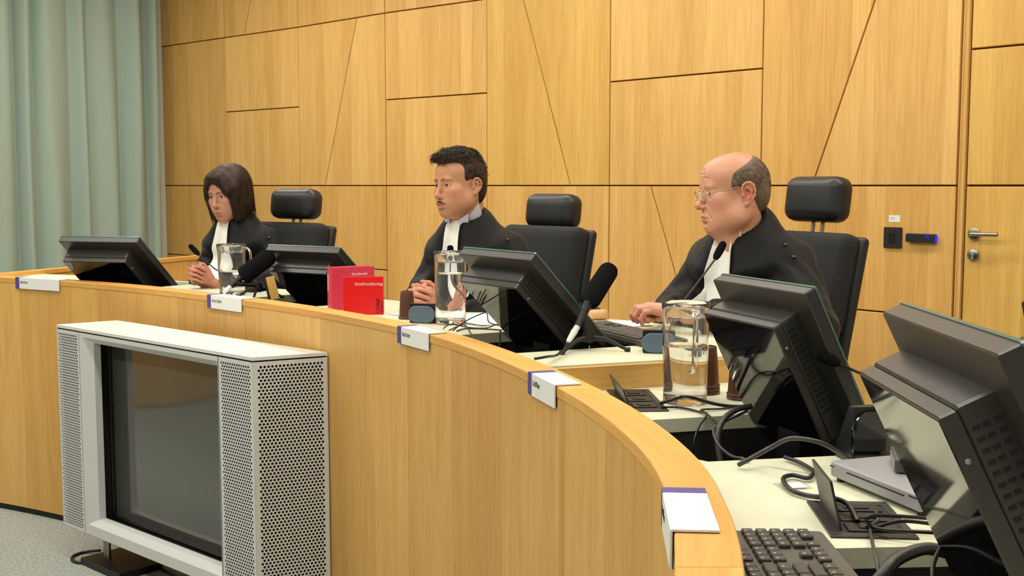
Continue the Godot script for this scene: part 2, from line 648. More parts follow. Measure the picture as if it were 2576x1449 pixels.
	wallpiece(wall, 6, [[0, B], [e6, B], [e6, m1], [0, m1]], "oak_b")
	# door frame strip
	var x6 := frame(Vector3(W[6].x, 0, W[6].y), Vector3(d6.x, 0, d6.y))
	for e in [[0.996, 1.006, 0.018], [1.009, 1.026, 0.026]]:
		mb = MB.new()
		mb.ua = x6.basis.x
		mb.box(x6 * at((e[0] + e[1]) * 0.5, (B + T) * 0.5, e[2] * 0.5), Vector3(e[1] - e[0], T - B, e[2]), 0.002)
		part(wall, "door_frame_strip", mb.mesh(), M.oak_a)
	# panels right of the door
	var x7 := frame(Vector3(door1.x, 0, door1.y), Vector3(d6.x, 0, d6.y))
	for k in 2:
		for r in [[B, S], [S, s1], [s1, T]]:
			mb = MB.new()
			mb.ua = x7.basis.x
			mb.uo = Vector2(rng.randf() * 2.0, 0)
			mb.extrude(x7, rect(0.01 + k * 0.95, r[0] + 0.004, 0.95 + k * 0.95, r[1] - 0.004), 0.0, 0.022, 0.0022)
			part(wall, "panel", mb.mesh(), M.oak_b)
	# the door
	var door := Node3D.new()
	door.name = "door_1"
	door.set_meta("kind", "structure")
	door.set_meta("label", "oak veneered door with a steel lever handle and round lock plate")
	door.set_meta("category", "door")
	add_child(door)
	door.transform = dxf
	mb = MB.new()
	mb.box(at(0.482, (B + 2.84) * 0.5, -0.03), Vector3(0.94, 2.84 - B, 0.04))
	part(door, "leaf", mb.mesh(), M.gap)
	for r in [[B, S - 0.004], [S + 0.004, s1 - 0.004], [s1 + 0.004, 2.84]]:
		mb = MB.new()
		mb.uo = Vector2(rng.randf() * 2.0, 0)
		mb.extrude(at(0, 0, 0), rect(0.008, r[0], 0.956, r[1]), -0.01, 0.016, 0.0025)
		part(door, "panel", mb.mesh(), M.oak_yellow)
	mb = MB.new()
	var hz := Transform3D(Basis(Vector3.RIGHT, PI / 2), Vector3(0.049, 1.32, 0.016))
	mb.lathe(hz, [Vector2(0, 0.008), Vector2(0.022, 0.008), Vector2(0.026, 0.006), Vector2(0.026, 0)], 28)
	part(door, "rose", mb.mesh(), M.steel, "round brushed steel rose")
	mb = MB.new()
	mb.tube(catmull([Vector3(0.049, 1.32, 0.02), Vector3(0.049, 1.32, 0.055), Vector3(0.062, 1.3205, 0.068), Vector3(0.09, 1.321, 0.07), Vector3(0.172, 1.322, 0.07)], 5), 0.0088, 14)
	part(door, "lever_handle", mb.mesh(), M.steel, "brushed steel lever handle")
	mb = MB.new()
	hz.origin = Vector3(0.049, 1.233, 0.016)
	mb.lathe(hz, [Vector2(0, 0.009), Vector2(0.022, 0.009), Vector2(0.0255, 0.006), Vector2(0.0255, 0)], 28)
	var lk := part(door, "lock_plate", mb.mesh(), M.steel, "round steel lock plate")
	mb = MB.new()
	mb.lathe(hz * at(0, 0.009, -0.005), [Vector2(0, 0.004), Vector2(0.0075, 0.004), Vector2(0.0085, 0)], 16)
	mb.box(at(0.049, 1.224, 0.027), Vector3(0.007, 0.018, 0.006), 0.001)
	part(lk, "keyhole_cylinder", mb.mesh(), M.silver_plastic)
	# left wall with the curtain, right and front walls
	var xl := frame(Vector3(p3.x, 0, p3.y), Vector3(-nin.x, 0, -nin.y))
	mb = MB.new()
	mb.box(xl * at(5.25, CEIL * 0.5, -0.1), Vector3(10.7, CEIL, 0.2))
	struct("wall_left", mb.mesh(), M.white_wall, "pale plastered side wall behind the green curtain")
	mb = MB.new()
	var xs := frame(Vector3(W[0].x, 0, W[0].y), Vector3(nin.x, 0, nin.y))
	mb.box(xs * at(0.065, CEIL * 0.5, -0.02), Vector3(0.085, CEIL, 0.045), 0.003)
	struct("trim_1", mb.mesh(), M.strip, "white painted corner strip between curtain and oak wall")
	mb = MB.new()
	var xr := frame(Vector3(p1.x, 0, p1.y), Vector3(nin.x, 0, nin.y))
	mb.box(xr * at(5.25, CEIL * 0.5, -0.1), Vector3(10.7, CEIL, 0.2))
	struct("wall_right", mb.mesh(), M.white_wall, "pale plastered side wall of the courtroom")
	mb = MB.new()
	var xfz := frame(Vector3(p2.x, 0, p2.y), Vector3(p3.x - p2.x, 0, p3.y - p2.y))
	mb.box(xfz * at(p2.distance_to(p3) * 0.5, CEIL * 0.5, -0.1), Vector3(p2.distance_to(p3) + 0.4, CEIL, 0.2))
	struct("wall_front", mb.mesh(), M.white_wall, "pale plastered wall at the public end")
	var ring := PackedVector2Array(W)
	ring.append(p1)
	ring.append(p2)
	ring.append(p3)
	var big: PackedVector2Array = Geometry2D.offset_polygon(ring, 0.2)[0]
	var down := Transform3D(Basis(Vector3.RIGHT, Vector3(0, 0, 1), Vector3(0, -1, 0)), Vector3.ZERO)   # XY of the polygon -> XZ of the room
	mb = MB.new()
	mb.extrude(down, big, 0.0, 0.15)
	struct("floor", mb.mesh(), M.carpet, "grey flecked carpet floor")
	mb = MB.new()
	down.origin.y = CEIL + 0.15
	mb.extrude(down, big, 0.0, 0.15)
	struct("ceiling", mb.mesh(), M.ceiling, "white ceiling")

func make_curtain() -> void:
	var nin := Vector3(-0.66, 0, 0.751)
	var into := Vector3(0.751, 0, 0.66)
	var o := Vector3(W[0].x, 0, W[0].y) + nin * 0.14 + into * 0.13
	var L := 4.6
	var g := []
	var rows := 14
	var cols := 460
	# fold depth along the rail: broad rounded folds with sharp valleys, each its own width
	var prof := []
	var lr := RandomNumberGenerator.new()
	lr.seed = 5
	var edges := [0.0, 0.10, 0.33, 0.58, 0.74, 1.02, 1.16, 1.44, 1.66]
	while edges[-1] < L:
		edges.append(edges[-1] + lr.randf_range(0.16, 0.28))
	var amp := []
	for e in edges:
		amp.append(lr.randf_range(0.05, 0.12))
	for r in rows:
		var y := 0.03 + (CEIL - 0.05) * r / (rows - 1)
		var row := []
		var k := 0
		for q in cols + 1:
			var s := L * q / cols
			while k < edges.size() - 2 and edges[k + 1] < s:
				k += 1
			var t: float = (s - edges[k]) / (edges[k + 1] - edges[k])
			var a: float = amp[k] * (1.0 - 0.15 * sin(y * 1.7 + k))
			var dpt := a * (pow(absf(sin(PI * t)), 1.15)) + 0.012 * sin(PI * t * 3.0 + k) * sin(y * 0.9 + k * 2.0)
			var skew := 0.02 * sin(k * 1.9) * sin(PI * t)
			row.append(o + nin * (s + skew) + into * dpt + Vector3(0, y, 0))
		g.append(row)
	var mb := MB.new()
	mb.sheet(g, into)
	var t := thing("curtain", "long pale green curtain hanging in deep vertical folds beside the oak wall", "curtain", Vector3.ZERO)
	part(t, "fabric", mb.mesh(), M.curtain)
	mb = MB.new()
	mb.box(Transform3D(frame(Vector3.ZERO, nin).basis, o + nin * (L * 0.5) + into * 0.03 + Vector3(0, CEIL - 0.015, 0)), Vector3(L, 0.028, 0.04), 0.003)
	part(t, "rail", mb.mesh(), M.strip)
	# pull cord with its weight
	var cx := Vector3(W[0].x, 0, W[0].y) + nin * 0.125 + into * 0.045
	var cd := Node3D.new()
	cd.name = "pull_cord"
	cd.set_meta("label", "thin white pull cord with a small white plastic weight")
	t.add_child(cd)
	cd.position = cx
	for k in 2:
		mb = MB.new()
		var cp := []
		for q in 14:
			var f := q / 13.0
			cp.append(nin * ((k - 0.5) * 0.022 * (1.0 - f * 0.7)) + Vector3(0, CEIL - 0.02 - f * (CEIL - 0.02 - 1.17), 0) + into * 0.006 * sin(f * 5.0 + k))
		mb.tube(cp, 0.0022, 6)
		part(cd, "cord", mb.mesh(), M.strip if k == 0 else M.cable)
	mb = MB.new()
	mb.lathe(at(0, 1.065, 0), [Vector2(0, 0), Vector2(0.012, 0.004), Vector2(0.0165, 0.02), Vector2(0.016, 0.075), Vector2(0.010, 0.1), Vector2(0.0, 0.106)], 14)
	part(cd, "weight", mb.mesh(), M.card_white)

# ------------------------------------------------------------------ the curved bench (polar about the middle of the courtroom)
const C0 := Vector2(-4.13, -1.22)
const RIM_Y := 1.10
const DESK_Y := 1.08
const LOW_Y := 1.015
const RIM_W := 0.075
var RT := [[-72.0, 4.385], [-66.1, 4.362], [-61.0, 4.342], [-57.2, 4.331], [-53.6, 4.316], [-46.5, 4.299], [-42.2, 4.304], [-37.8, 4.317], [-33.6, 4.334], [-29.4, 4.354], [-26.0, 4.366], [-21.4, 4.368], [-17.2, 4.371], [-12.35, 4.378], [-9.5, 4.378], [-6.35, 4.371], [-3.7, 4.350], [0.4, 4.307], [5.0, 4.245], [9.0, 4.18]]

func table(T: Array, th: float) -> float:
	var k := 0
	while k < T.size() - 2 and T[k + 1][0] < th:
		k += 1
	var a = T[maxi(k - 1, 0)][1]
	var d = T[mini(k + 2, T.size() - 1)][1]
	return cubic_interpolate(T[k][1], T[k + 1][1], a, d, clampf((th - T[k][0]) / (T[k + 1][0] - T[k][0]), 0, 1))

func PR(th: float, r: float, y: float) -> Vector3:
	var a := deg_to_rad(th)
	return Vector3(C0.x + r * cos(a), y, C0.y + r * sin(a))

func PB(th: float, dr: float, y: float) -> Vector3:
	return PR(th, table(RT, th) + dr, y)

# a slab that follows the bench: between two radius functions and two heights
func arc_slab(mb: MB, t0: float, t1: float, ra: Callable, rb: Callable, y0: float, y1: float, ch := 0.0, step := 1.0, grain_along := false) -> void:
	var cnt := maxi(1, int(ceil((t1 - t0) / step)))
	var s := 0.0
	var us := rng.randf() * 2.0
	for i in cnt:
		var a := lerpf(t0, t1, float(i) / cnt)
		var b := lerpf(t0, t1, float(i + 1) / cnt)
		var ds := deg_to_rad(b - a) * 4.35
		var prof := []
		for e in [[a, 0], [b, 1]]:
			var th: float = e[0]
			var r0: float = ra.call(th)
			var r1: float = rb.call(th)
			prof.append([PR(th, r0, y0), PR(th, r0, y1 - ch), PR(th, r0 + ch, y1), PR(th, r1 - ch, y1), PR(th, r1, y1 - ch), PR(th, r1, y0)])
		var na := (PR(a, 1, 0) - PR(a, 0, 0))
		var nb := (PR(b, 1, 0) - PR(b, 0, 0))
		var lens := [0.0, y1 - y0, y1 - y0 + ch, y1 - y0 + ch + 0.075, 0, 0]
		for k in 6:
			var q := (k + 1) % 6
			if ch == 0.0 and (k == 1 or k == 3):
				continue
			var n0: Vector3
			var n1: Vector3
			match k:
				0: n0 = -na; n1 = -nb
				1: n0 = (Vector3.UP - na).normalized(); n1 = (Vector3.UP - nb).normalized()
				2: n0 = Vector3.UP; n1 = Vector3.UP
				3: n0 = (Vector3.UP + na).normalized(); n1 = (Vector3.UP + nb).normalized()
				4: n0 = na; n1 = nb
				5: n0 = Vector3.DOWN; n1 = Vector3.DOWN
			var A: Vector3 = prof[0][k]
			var B: Vector3 = prof[1][k]
			var Cc: Vector3 = prof[1][q]
			var D: Vector3 = prof[0][q]
			var u0 := us + s
			var u1 := us + s + ds
			var ta: Vector2
			var tb: Vector2
			var tc: Vector2
			var td: Vector2
			if grain_along or k in [1, 2, 3]:
				var w0 := us + 0.11 * k
				var w1 := w0 + A.distance_to(D)
				ta = Vector2(w0, s); tb = Vector2(w0, s + ds); tc = Vector2(w1, s + ds); td = Vector2(w1, s)
			else:
				ta = Vector2(u0, A.y); tb = Vector2(u1, B.y); tc = Vector2(u1, Cc.y); td = Vector2(u0, D.y)
			mb.tri(A, B, Cc, n0, n1, n1, ta, tb, tc)
			mb.tri(A, Cc, D, n0, n1, n0, ta, tc, td)
		if i == 0:
			mb.face(prof[0], PR(t0 - 1.0, 4, 0) - PR(t0, 4, 0))
		if i == cnt - 1:
			mb.face(prof[1], PR(t1 + 1.0, 4, 0) - PR(t1, 4, 0))
		s += ds

func rim_out(th: float) -> float: return table(RT, th)
func rim_in(th: float) -> float: return table(RT, th) + RIM_W
func face_in(th: float) -> float: return table(RT, th) + 0.022
func plinth_out(th: float) -> float: return table(RT, th) + 0.012
func plinth_in(th: float) -> float: return table(RT, th) + 0.03
func rim_edge(th: float) -> float: return table(RT, th) - 0.002
func well_out(th: float) -> float: return 4.74 if th < -35.0 else 4.95
func desk_out(th: float) -> float:
	return table([[-72.0, 4.78], [-50.0, 4.78], [-38.0, 4.84], [-32.0, 5.0], [-27.0, 5.2], [-19.8, 5.27]], th)
func low_out(_th: float) -> float: return 5.12

func make_bench() -> void:
	var b := thing("judges_bench", "long curved oak bench with a flat oak rim and cream worktops", "bench", PB(-30.0, 0.0, 0.0))
	var inv := b.transform.affine_inverse()
	var put := func(called: String, mb: MB, m: Material, label := "") -> MeshInstance3D:
		for i in mb.v.size():
			mb.v[i] = inv * mb.v[i]
		return part(b, called, mb.mesh(), m, label)
	var joints := [-68.7, -57.3, -43.0, -28.7, -14.4, 0.0, 9.0]
	for i in joints.size() - 1:
		var mb := MB.new()
		arc_slab(mb, joints[i] + 0.011, joints[i + 1] - 0.011, rim_out, face_in, 0.03, RIM_Y - 0.0225)
		put.call("front_panel", mb, M.oak_front if i % 2 == 0 else M.oak_front_b)
		mb = MB.new()
		arc_slab(mb, joints[i] + 0.006, joints[i + 1] - 0.006, rim_edge, rim_in, RIM_Y - 0.022, RIM_Y, 0.0018, 0.8, true)
		put.call("rim", mb, M.oak_rim)
		mb = MB.new()
		arc_slab(mb, joints[i], joints[i + 1], plinth_out, plinth_in, 0.0, 0.05)
		put.call("plinth", mb, M.plinth)
	# wing panel that closes the far end
	for e in [[0.0, 0.04, 1.078, M.oak_front_b, "wing_panel"], [-0.006, 0.05, RIM_Y, M.oak_rim, "wing_rim"]]:
		var mb := MB.new()
		var x0 := PR(-68.7, 4.36, 0.0)
		var x1 := PR(-68.7, 6.6, 0.0)
		var xf := frame(x0, x1 - x0)
		var lo: float = 0.03 if e[4] == "wing_panel" else 1.078
		mb.ua = xf.basis.x
		if e[4] == "wing_rim":
			mb.ua = Vector3.UP
			mb.va = xf.basis.x
		mb.box(xf * at(1.12, (lo + e[2]) * 0.5, (e[0] + e[1]) * 0.5), Vector3(2.24, e[2] - lo, e[1] - e[0]), 0.0015)
		put.call(e[4], mb, e[3])
	# worktops, cut where the monitor wells are
	var wells := [[-61.0, -55.0], [-46.0, -40.4], [-27.9, -22.8], [-15.1, -10.4], [-4.05, 1.2]]
	var mb := MB.new()
	var lowmb := MB.new()
	var cuts := [-68.6]
	for w in wells:
		cuts.append(w[0])
		cuts.append(w[1])
	cuts.append(8.9)
	cuts.append(-19.8)
	cuts.sort()
	for i in cuts.size() - 1:
		var mid: float = (cuts[i] + cuts[i + 1]) * 0.5
		var iswell := false
		for w in wells:
			if mid > w[0] and mid < w[1]:
				iswell = true
		var high := mid < -19.8
		var y: float = DESK_Y if high else LOW_Y
		arc_slab(mb if high else lowmb, cuts[i], cuts[i + 1], well_out if iswell else rim_in, desk_out if high else low_out, y - 0.03, y)
	put.call("worktop", mb, M.desk)
	put.call("clerk_worktop", lowmb, M.desk)
	# the corner of worktop that narrows the clerk's well
	mb = MB.new()
	var down := Transform3D(Basis(Vector3.RIGHT, Vector3(0, 0, 1), Vector3(0, -1, 0)), Vector3(0, LOW_Y, 0))
	var q0 := PR(-10.41, 4.44, 0)
	var q1 := PR(-10.41, 4.565, 0)
	var q2 := PR(-12.6, 4.45, 0)
	mb.extrude(down, PackedVector2Array([Vector2(q0.x, q0.z), Vector2(q1.x, q1.z), Vector2(q2.x, q2.z)]), 0.0, 0.03)
	put.call("worktop_corner", mb, M.desk)
	# step between the two heights: an oak fascia
	mb = MB.new()
	var f0 := PR(-19.75, 4.45, 0)
	var f1 := PR(-19.75, 5.27, 0)
	var xf := frame(f0, f1 - f0)
	mb.ua = Vector3.UP
	mb.va = xf.basis.x
	mb.box(xf * at(f0.distance_to(f1) * 0.5, (LOW_Y + DESK_Y - 0.004) * 0.5, 0.006), Vector3(f0.distance_to(f1), DESK_Y - LOW_Y - 0.004, 0.014), 0.001)
	put.call("step_fascia", mb, M.oak_c)
	# wells: black boxes sunk in the worktops
	for w in wells:
		var y: float = DESK_Y if w[0] < -19.8 else LOW_Y
		mb = MB.new()
		var deep := y - 0.2
		arc_slab(mb, w[0] - 0.3, w[1] + 0.3, rim_in, well_out, deep - 0.01, deep)
		for th in [w[0] - 0.12, w[1] + 0.12]:
			var g0 := PR(th, 4.40, 0)
			var g1 := PR(th, well_out(th), 0)
			var xw := frame(g0, g1 - g0)
			mb.box(xw * at(g0.distance_to(g1) * 0.5, (deep + y - 0.034) * 0.5, 0), Vector3(g0.distance_to(g1), y - 0.034 - deep, 0.012))
		var wo := func(th): return well_out(th) + 0.012
		arc_slab(mb, w[0], w[1], well_out, wo, deep, y - 0.032)
		put.call("cable_tray", mb, M.mon_plastic, "black plastic cable tray")
	# inner carcass and the legs' side panel under the worktops
	mb = MB.new()
	var ci := func(th): return table(RT, th) + 0.05
	arc_slab(mb, -68.6, 8.9, face_in, ci, PODIUM, 1.05)
	put.call("carcass", mb, M.plinth)
	# podium behind the bench
	var pod := PackedVector2Array()
	for k in 27:
		var p := PB(-68.6 + k * 77.5 / 26.0, 0.06, 0)
		pod.append(Vector2(p.x, p.z))
	pod.append(Vector2(3.6, -2.0))
	for k in range(7, -1, -1):
		pod.append(W[k])
	down.origin.y = PODIUM
	mb = MB.new()
	mb.extrude(down, pod, 0.0, PODIUM)
	struct("floor_podium", mb.mesh(), M.carpet, "carpeted podium behind the curved bench")

func name_card(th: float, L: float, text: String, label: String) -> void:
	var p0 := PB(th, 0, RIM_Y)
	var dth := rad_to_deg(L / 4.35)
	var p1 := PB(th + dth, 0, RIM_Y)
	var x := (p1 - p0).normalized()
	var bs := Basis(x, Vector3.UP, x.cross(Vector3.UP))
	var t := thing("name_card", label, "name card", (p0 + p1) * 0.5)
	t.basis = bs
	var s := 0.028
	var th_ := 0.0028
	for e in [[-L * 0.5, -L * 0.5 + s, "purple_band", M.card_purple], [-L * 0.5 + s, L * 0.5, "white_card", M.card_white]]:
		var mb := MB.new()
		var cx: float = (e[0] + e[1]) * 0.5
		mb.box(at(cx, th_ * 0.5 + 0.0012, -0.024), Vector3(e[1] - e[0], th_, 0.058))
		mb.box(at(cx, -0.0215, 0.0055), Vector3(e[1] - e[0], 0.05, th_))
		part(t, e[2], mb.mesh(), e[3])
	var mb := MB.new()
	mb.box(at(0, 0.0006, -0.024), Vector3(L, 0.0011, 0.056))
	mb.box(at(0, -0.0222, 0.0033), Vector3(L, 0.047, 0.0014))
	part(t, "backing", mb.mesh(), M.plinth, "black backing")
	var tm := TextMesh.new()
	var ft := SystemFont.new()
	ft.font_names = PackedStringArray(["Droid Sans"])
	tm.font = ft
	tm.text = text
	tm.font_size = 16
	tm.pixel_size = 0.0010
	tm.depth = 0.0006
	tm.horizontal_alignment = HORIZONTAL_ALIGNMENT_LEFT
	var o := part(t, "lettering", tm, M.ink)
	o.position = Vector3(-L * 0.5 + s + 0.006, -0.017, 0.0072)

# ------------------------------------------------------------------ the television cabinet in front of the bench
func perforated(mb: MB, xf: Transform3D, w: float, h: float, mx: float, my: float, pitch: float, r: float) -> void:
	var rowh := pitch * 0.866
	var cols := int((w - 2.0 * mx) / pitch)
	var rows := int((h - 2.0 * my) / rowh)
	var x0 := (w - (cols + 0.5) * pitch) * 0.5
	var y0 := (h - rows * rowh) * 0.5
	var nz := xf.basis.z
	var rectq := func(a: float, b: float, c2: float, d: float):
		mb.face([xf * Vector3(a, b, 0), xf * Vector3(c2, b, 0), xf * Vector3(c2, d, 0), xf * Vector3(a, d, 0)], nz)
	rectq.call(0.0, 0.0, w, y0)
	rectq.call(0.0, y0 + rows * rowh, w, h)
	for j in rows:
		var xs := x0 + (0.5 * pitch if j % 2 == 1 else 0.0)
		var yb := y0 + j * rowh
		rectq.call(0.0, yb, xs, yb + rowh)
		rectq.call(xs + cols * pitch, yb, w, yb + rowh)
		for i in cols:
			var cx := xs + (i + 0.5) * pitch
			var cy := yb + rowh * 0.5
			var hx := pitch * 0.5
			var hy := rowh * 0.5
			var outer := [Vector2(hx, 0), Vector2(hx, hy), Vector2(0, hy), Vector2(-hx, hy), Vector2(-hx, 0), Vector2(-hx, -hy), Vector2(0, -hy), Vector2(hx, -hy)]
			var pin := []
			var pout := []
			for k in 8:
				var a := TAU * k / 8.0
				pin.append(xf * Vector3(cx + r * cos(a), cy + r * sin(a), 0))
				pout.append(xf * Vector3(cx + outer[k].x, cy + outer[k].y, 0))
			for k in 8:
				var q := (k + 1) % 8
				mb.tri(pout[k], pout[q], pin[q], nz, nz, nz)
				mb.tri(pout[k], pin[q], pin[k], nz, nz, nz)

func make_cabinet() -> void:
	var FL := Vector3(-1.819, 0, -4.491)
	var dir := Vector3(0.747, 0, 0.665).normalized()
	var t := thing("television_cabinet", "pale grey metal cabinet with perforated speaker panels standing before the bench", "cabinet", FL)
	t.basis = frame(Vector3.ZERO, dir).basis
	var L := 1.315
	var yb := 0.152
	var yt := 0.952
	var D := 0.235
	var BLx := 0.05
	var BRx := 1.405
	var down := Transform3D(Basis(Vector3.RIGHT, Vector3(0, 0, 1), Vector3(0, -1, 0)), Vector3(0, 0.968, 0))
	var foot := PackedVector2Array([Vector2(0, 0), Vector2(L, 0), Vector2(BRx, -D), Vector2(BLx, -D)])
	var mb := MB.new()
	var top := foot.duplicate()
	mb.extrude(down, top, 0.0, 0.011, 0.0)
	part(t, "top_panel", mb.mesh(), M.cab_top)
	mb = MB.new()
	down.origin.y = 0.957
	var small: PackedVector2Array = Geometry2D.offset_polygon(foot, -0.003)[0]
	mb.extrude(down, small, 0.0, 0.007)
	part(t, "shadow_gap_strip", mb.mesh(), M.dark_void)  # dark strip painted in as the shadow gap under the top
	# front speaker panels and side
	for e in [[0.0, 0.178], [1.122, L]]:
		mb = MB.new()
		perforated(mb, at(e[0], yb, 0), e[1] - e[0], yt - yb, 0.010, 0.012, 0.0126, 0.0041)
		var w: float = e[1] - e[0]
		mb.box(at(e[0] + 0.001, (yb + yt) * 0.5, -0.006), Vector3(0.002, yt - yb, 0.012))
		mb.box(at(e[1] - 0.001, (yb + yt) * 0.5, -0.006), Vector3(0.002, yt - yb, 0.012))
		mb.box(at(e[0] + w * 0.5, yb + 0.001, -0.006), Vector3(w, 0.002, 0.012))
		part(t, "speaker_panel", mb.mesh(), M.cab_metal, "perforated metal speaker panel")
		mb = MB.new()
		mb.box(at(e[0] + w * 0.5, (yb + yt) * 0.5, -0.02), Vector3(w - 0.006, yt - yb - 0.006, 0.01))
		part(t, "speaker_void", mb.mesh(), M.dark_void)  # black sheet standing in for the unlit hollow behind the holes
	mb = MB.new()
	var sd := Vector3(BRx - L, 0, -D)
	var xs := frame(Vector3(L, yb, 0), sd)
	perforated(mb, xs, sd.length(), yt - yb, 0.012, 0.012, 0.0128, 0.0044)
	mb.box(xs * at(sd.length() - 0.001, (yt - yb) * 0.5, -0.003), Vector3(0.002, yt - yb, 0.006))
	part(t, "side_panel", mb.mesh(), M.cab_metal, "perforated metal side panel")
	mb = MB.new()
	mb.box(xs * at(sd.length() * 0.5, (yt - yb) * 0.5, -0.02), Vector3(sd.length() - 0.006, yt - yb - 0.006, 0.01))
	part(t, "side_void", mb.mesh(), M.dark_void)  # shade of the hollow side, put in as a black sheet
	# left side, back and bottom skins
	mb = MB.new()
	var ls := Vector3(0, 0, 0) - Vector3(BLx, 0, -D)
	var xl := frame(Vector3(BLx, yb, -D), ls)
	mb.box(xl * at(ls.length() * 0.5, (yt - yb) * 0.5, -0.004), Vector3(ls.length(), yt - yb, 0.004))
	mb.box(at((BLx + BRx) * 0.5, (yb + yt) * 0.5, -D + 0.004), Vector3(BRx - BLx - 0.01, yt - yb, 0.004))
	mb.box(at(0.7, yb + 0.004, -D * 0.5), Vector3(L - 0.04, 0.006, D - 0.02))
	part(t, "housing", mb.mesh(), M.cab_metal)
	# bevelled frame round the opening
	mb = MB.new()
	var fx0 := 0.181
	var fx1 := 1.119
	var ox0 := 0.252
	var ox1 := 1.100
	var oy0 := 0.217
	var oy1 := 0.914
	var fl := 0.008
	var quad := func(a, b2, c2, d, hint):
		mb.face([a, b2, c2, d], hint)
	var F := [Vector3(fx0, yb, 0), Vector3(fx1, yb, 0), Vector3(fx1, yt, 0), Vector3(fx0, yt, 0)]
	var G := [Vector3(fx0 + 0.025, yb + 0.042, 0), Vector3(fx1 - 0.002, yb + 0.042, 0), Vector3(fx1 - 0.002, yt - 0.016, 0), Vector3(fx0 + 0.025, yt - 0.016, 0)]
	var O := [Vector3(ox0, oy0, -0.022), Vector3(ox1, oy0, -0.022), Vector3(ox1, oy1, -0.022), Vector3(ox0, oy1, -0.022)]
	var O2 := [Vector3(ox0, oy0, -0.05), Vector3(ox1, oy0, -0.05), Vector3(ox1, oy1, -0.05), Vector3(ox0, oy1, -0.05)]
	for k in 4:
		var q := (k + 1) % 4
		quad.call(F[k], F[q], G[q], G[k], Vector3(0, 0, 1))
		var cen := Vector3((ox0 + ox1) * 0.5, (oy0 + oy1) * 0.5, 0.3)
		quad.call(G[k], G[q], O[q], O[k], Vector3(0, 0, 1))
		quad.call(O[k], O[q], O2[q], O2[k], cen - O[k])
	mb.box(at((fx0 + fx1) * 0.5, yb + 0.001, -0.02), Vector3(fx1 - fx0, 0.002, 0.04))
	part(t, "bezel_frame", mb.mesh(), M.cab_metal)
	mb = MB.new()
	for e in [[at(0.22, 0.56, -0.125), Vector3(0.004, 0.78, 0.17)], [at(1.116, 0.56, -0.125), Vector3(0.004, 0.78, 0.17)], [at(0.67, 0.932, -0.125), Vector3(0.9, 0.004, 0.17)], [at(0.67, 0.196, -0.125), Vector3(0.9, 0.004, 0.17)], [at(0.67, 0.56, -0.212), Vector3(0.9, 0.75, 0.004)]]:
		mb.box(e[0], e[1])
	part(t, "inner_liner", mb.mesh(), M.dark_void)
	# stand
	mb = MB.new()
	for dx in [0.0, 0.022]:
		mb.lathe(at(0.175 + dx, 0.028, -0.085), [Vector2(0.0095, 0), Vector2(0.0095, 0.125)], 12)
	part(t, "stand_post", mb.mesh(), M.steel)
	mb = MB.new()
	mb.box(Transform3D(Basis(Vector3.UP, 0.0), Vector3(0.24, 0.0145, -0.115)), Vector3(0.30, 0.028, 0.19), 0.003)
	part(t, "stand_base", mb.mesh(), M.chair_shell)
	mb = MB.new()
	for dx in [0.0, 0.022]:
		mb.lathe(at(1.175 + dx, 0.028, -0.085), [Vector2(0.0095, 0), Vector2(0.0095, 0.125)], 12)
	part(t, "stand_post", mb.mesh(), M.steel)
	mb = MB.new()
	mb.box(at(1.16, 0.0145, -0.115), Vector3(0.30, 0.028, 0.19), 0.003)
	part(t, "stand_base", mb.mesh(), M.chair_shell)
	# the television inside
	var tv := thing("television", "large dark grey television screen set inside the pale metal cabinet", "television", FL)
	tv.basis = t.basis
	var g := []
	for j in 9:
		var row := []
		for i in 13:
			var fx := i / 12.0
			var fy := j / 8.0
			var bulge := 0.012 * (1.0 - pow(2.0 * fx - 1.0, 2)) * (1.0 - pow(2.0 * fy - 1.0, 2) * 0.6)
			row.append(Vector3(lerpf(0.235, 1.112, fx), lerpf(0.212, 0.920, fy), -0.104 + bulge))
		g.append(row)
	mb = MB.new()
	mb.sheet(g, Vector3(0, 0, 1))
	part(tv, "screen", mb.mesh(), M.tv_glass, "dark grey glass screen")
	mb = MB.new()
	for e in [[0.225, 0.2, 0.238, 0.928], [1.104, 0.2, 1.11, 0.928], [0.225, 0.2, 1.11, 0.214], [0.225, 0.918, 1.11, 0.928]]:
		mb.box(at((e[0] + e[2]) * 0.5, (e[1] + e[3]) * 0.5, -0.100), Vector3(e[2] - e[0], e[3] - e[1], 0.02), 0.003)
	part(tv, "bezel", mb.mesh(), M.mon_dark)
	mb = MB.new()
	mb.box(at(0.67, 0.565, -0.150), Vector3(0.86, 0.70, 0.07), 0.01)
	part(tv, "casing", mb.mesh(), M.mon_dark)
	mb = MB.new()
	mb.box(at(1.05, 0.2225, -0.088), Vector3(0.006, 0.006, 0.004), 0.001)
	var led := mat("red_led", Color(0.5, 0.02, 0.03), 0.4)
	led.emission_enabled = true
	led.emission = Color(1, 0.05, 0.08)
	led.emission_energy_multiplier = 1.0
	part(tv, "standby_light", mb.mesh(), led, "small red standby light")
	# mains cord on the carpet
	var mbc := MB.new()
	mbc.tube(catmull([Vector3(-1.70, 0.02, -4.56), Vector3(-1.772, 0.0065, -4.58), Vector3(-1.80, 0.0065, -4.52), Vector3(-1.76, 0.0065, -4.455), Vector3(-1.66, 0.0065, -4.44), Vector3(-1.54, 0.0065, -4.43), Vector3(-1.42, 0.0065, -4.40), Vector3(-1.25, 0.0065, -4.22)], 6), 0.006, 8)
	var co := part(self, "power_cord", mbc.mesh(), M.cable)
	tag(co, "black mains cord looping on the carpet by the cabinet's foot plate", "cord")

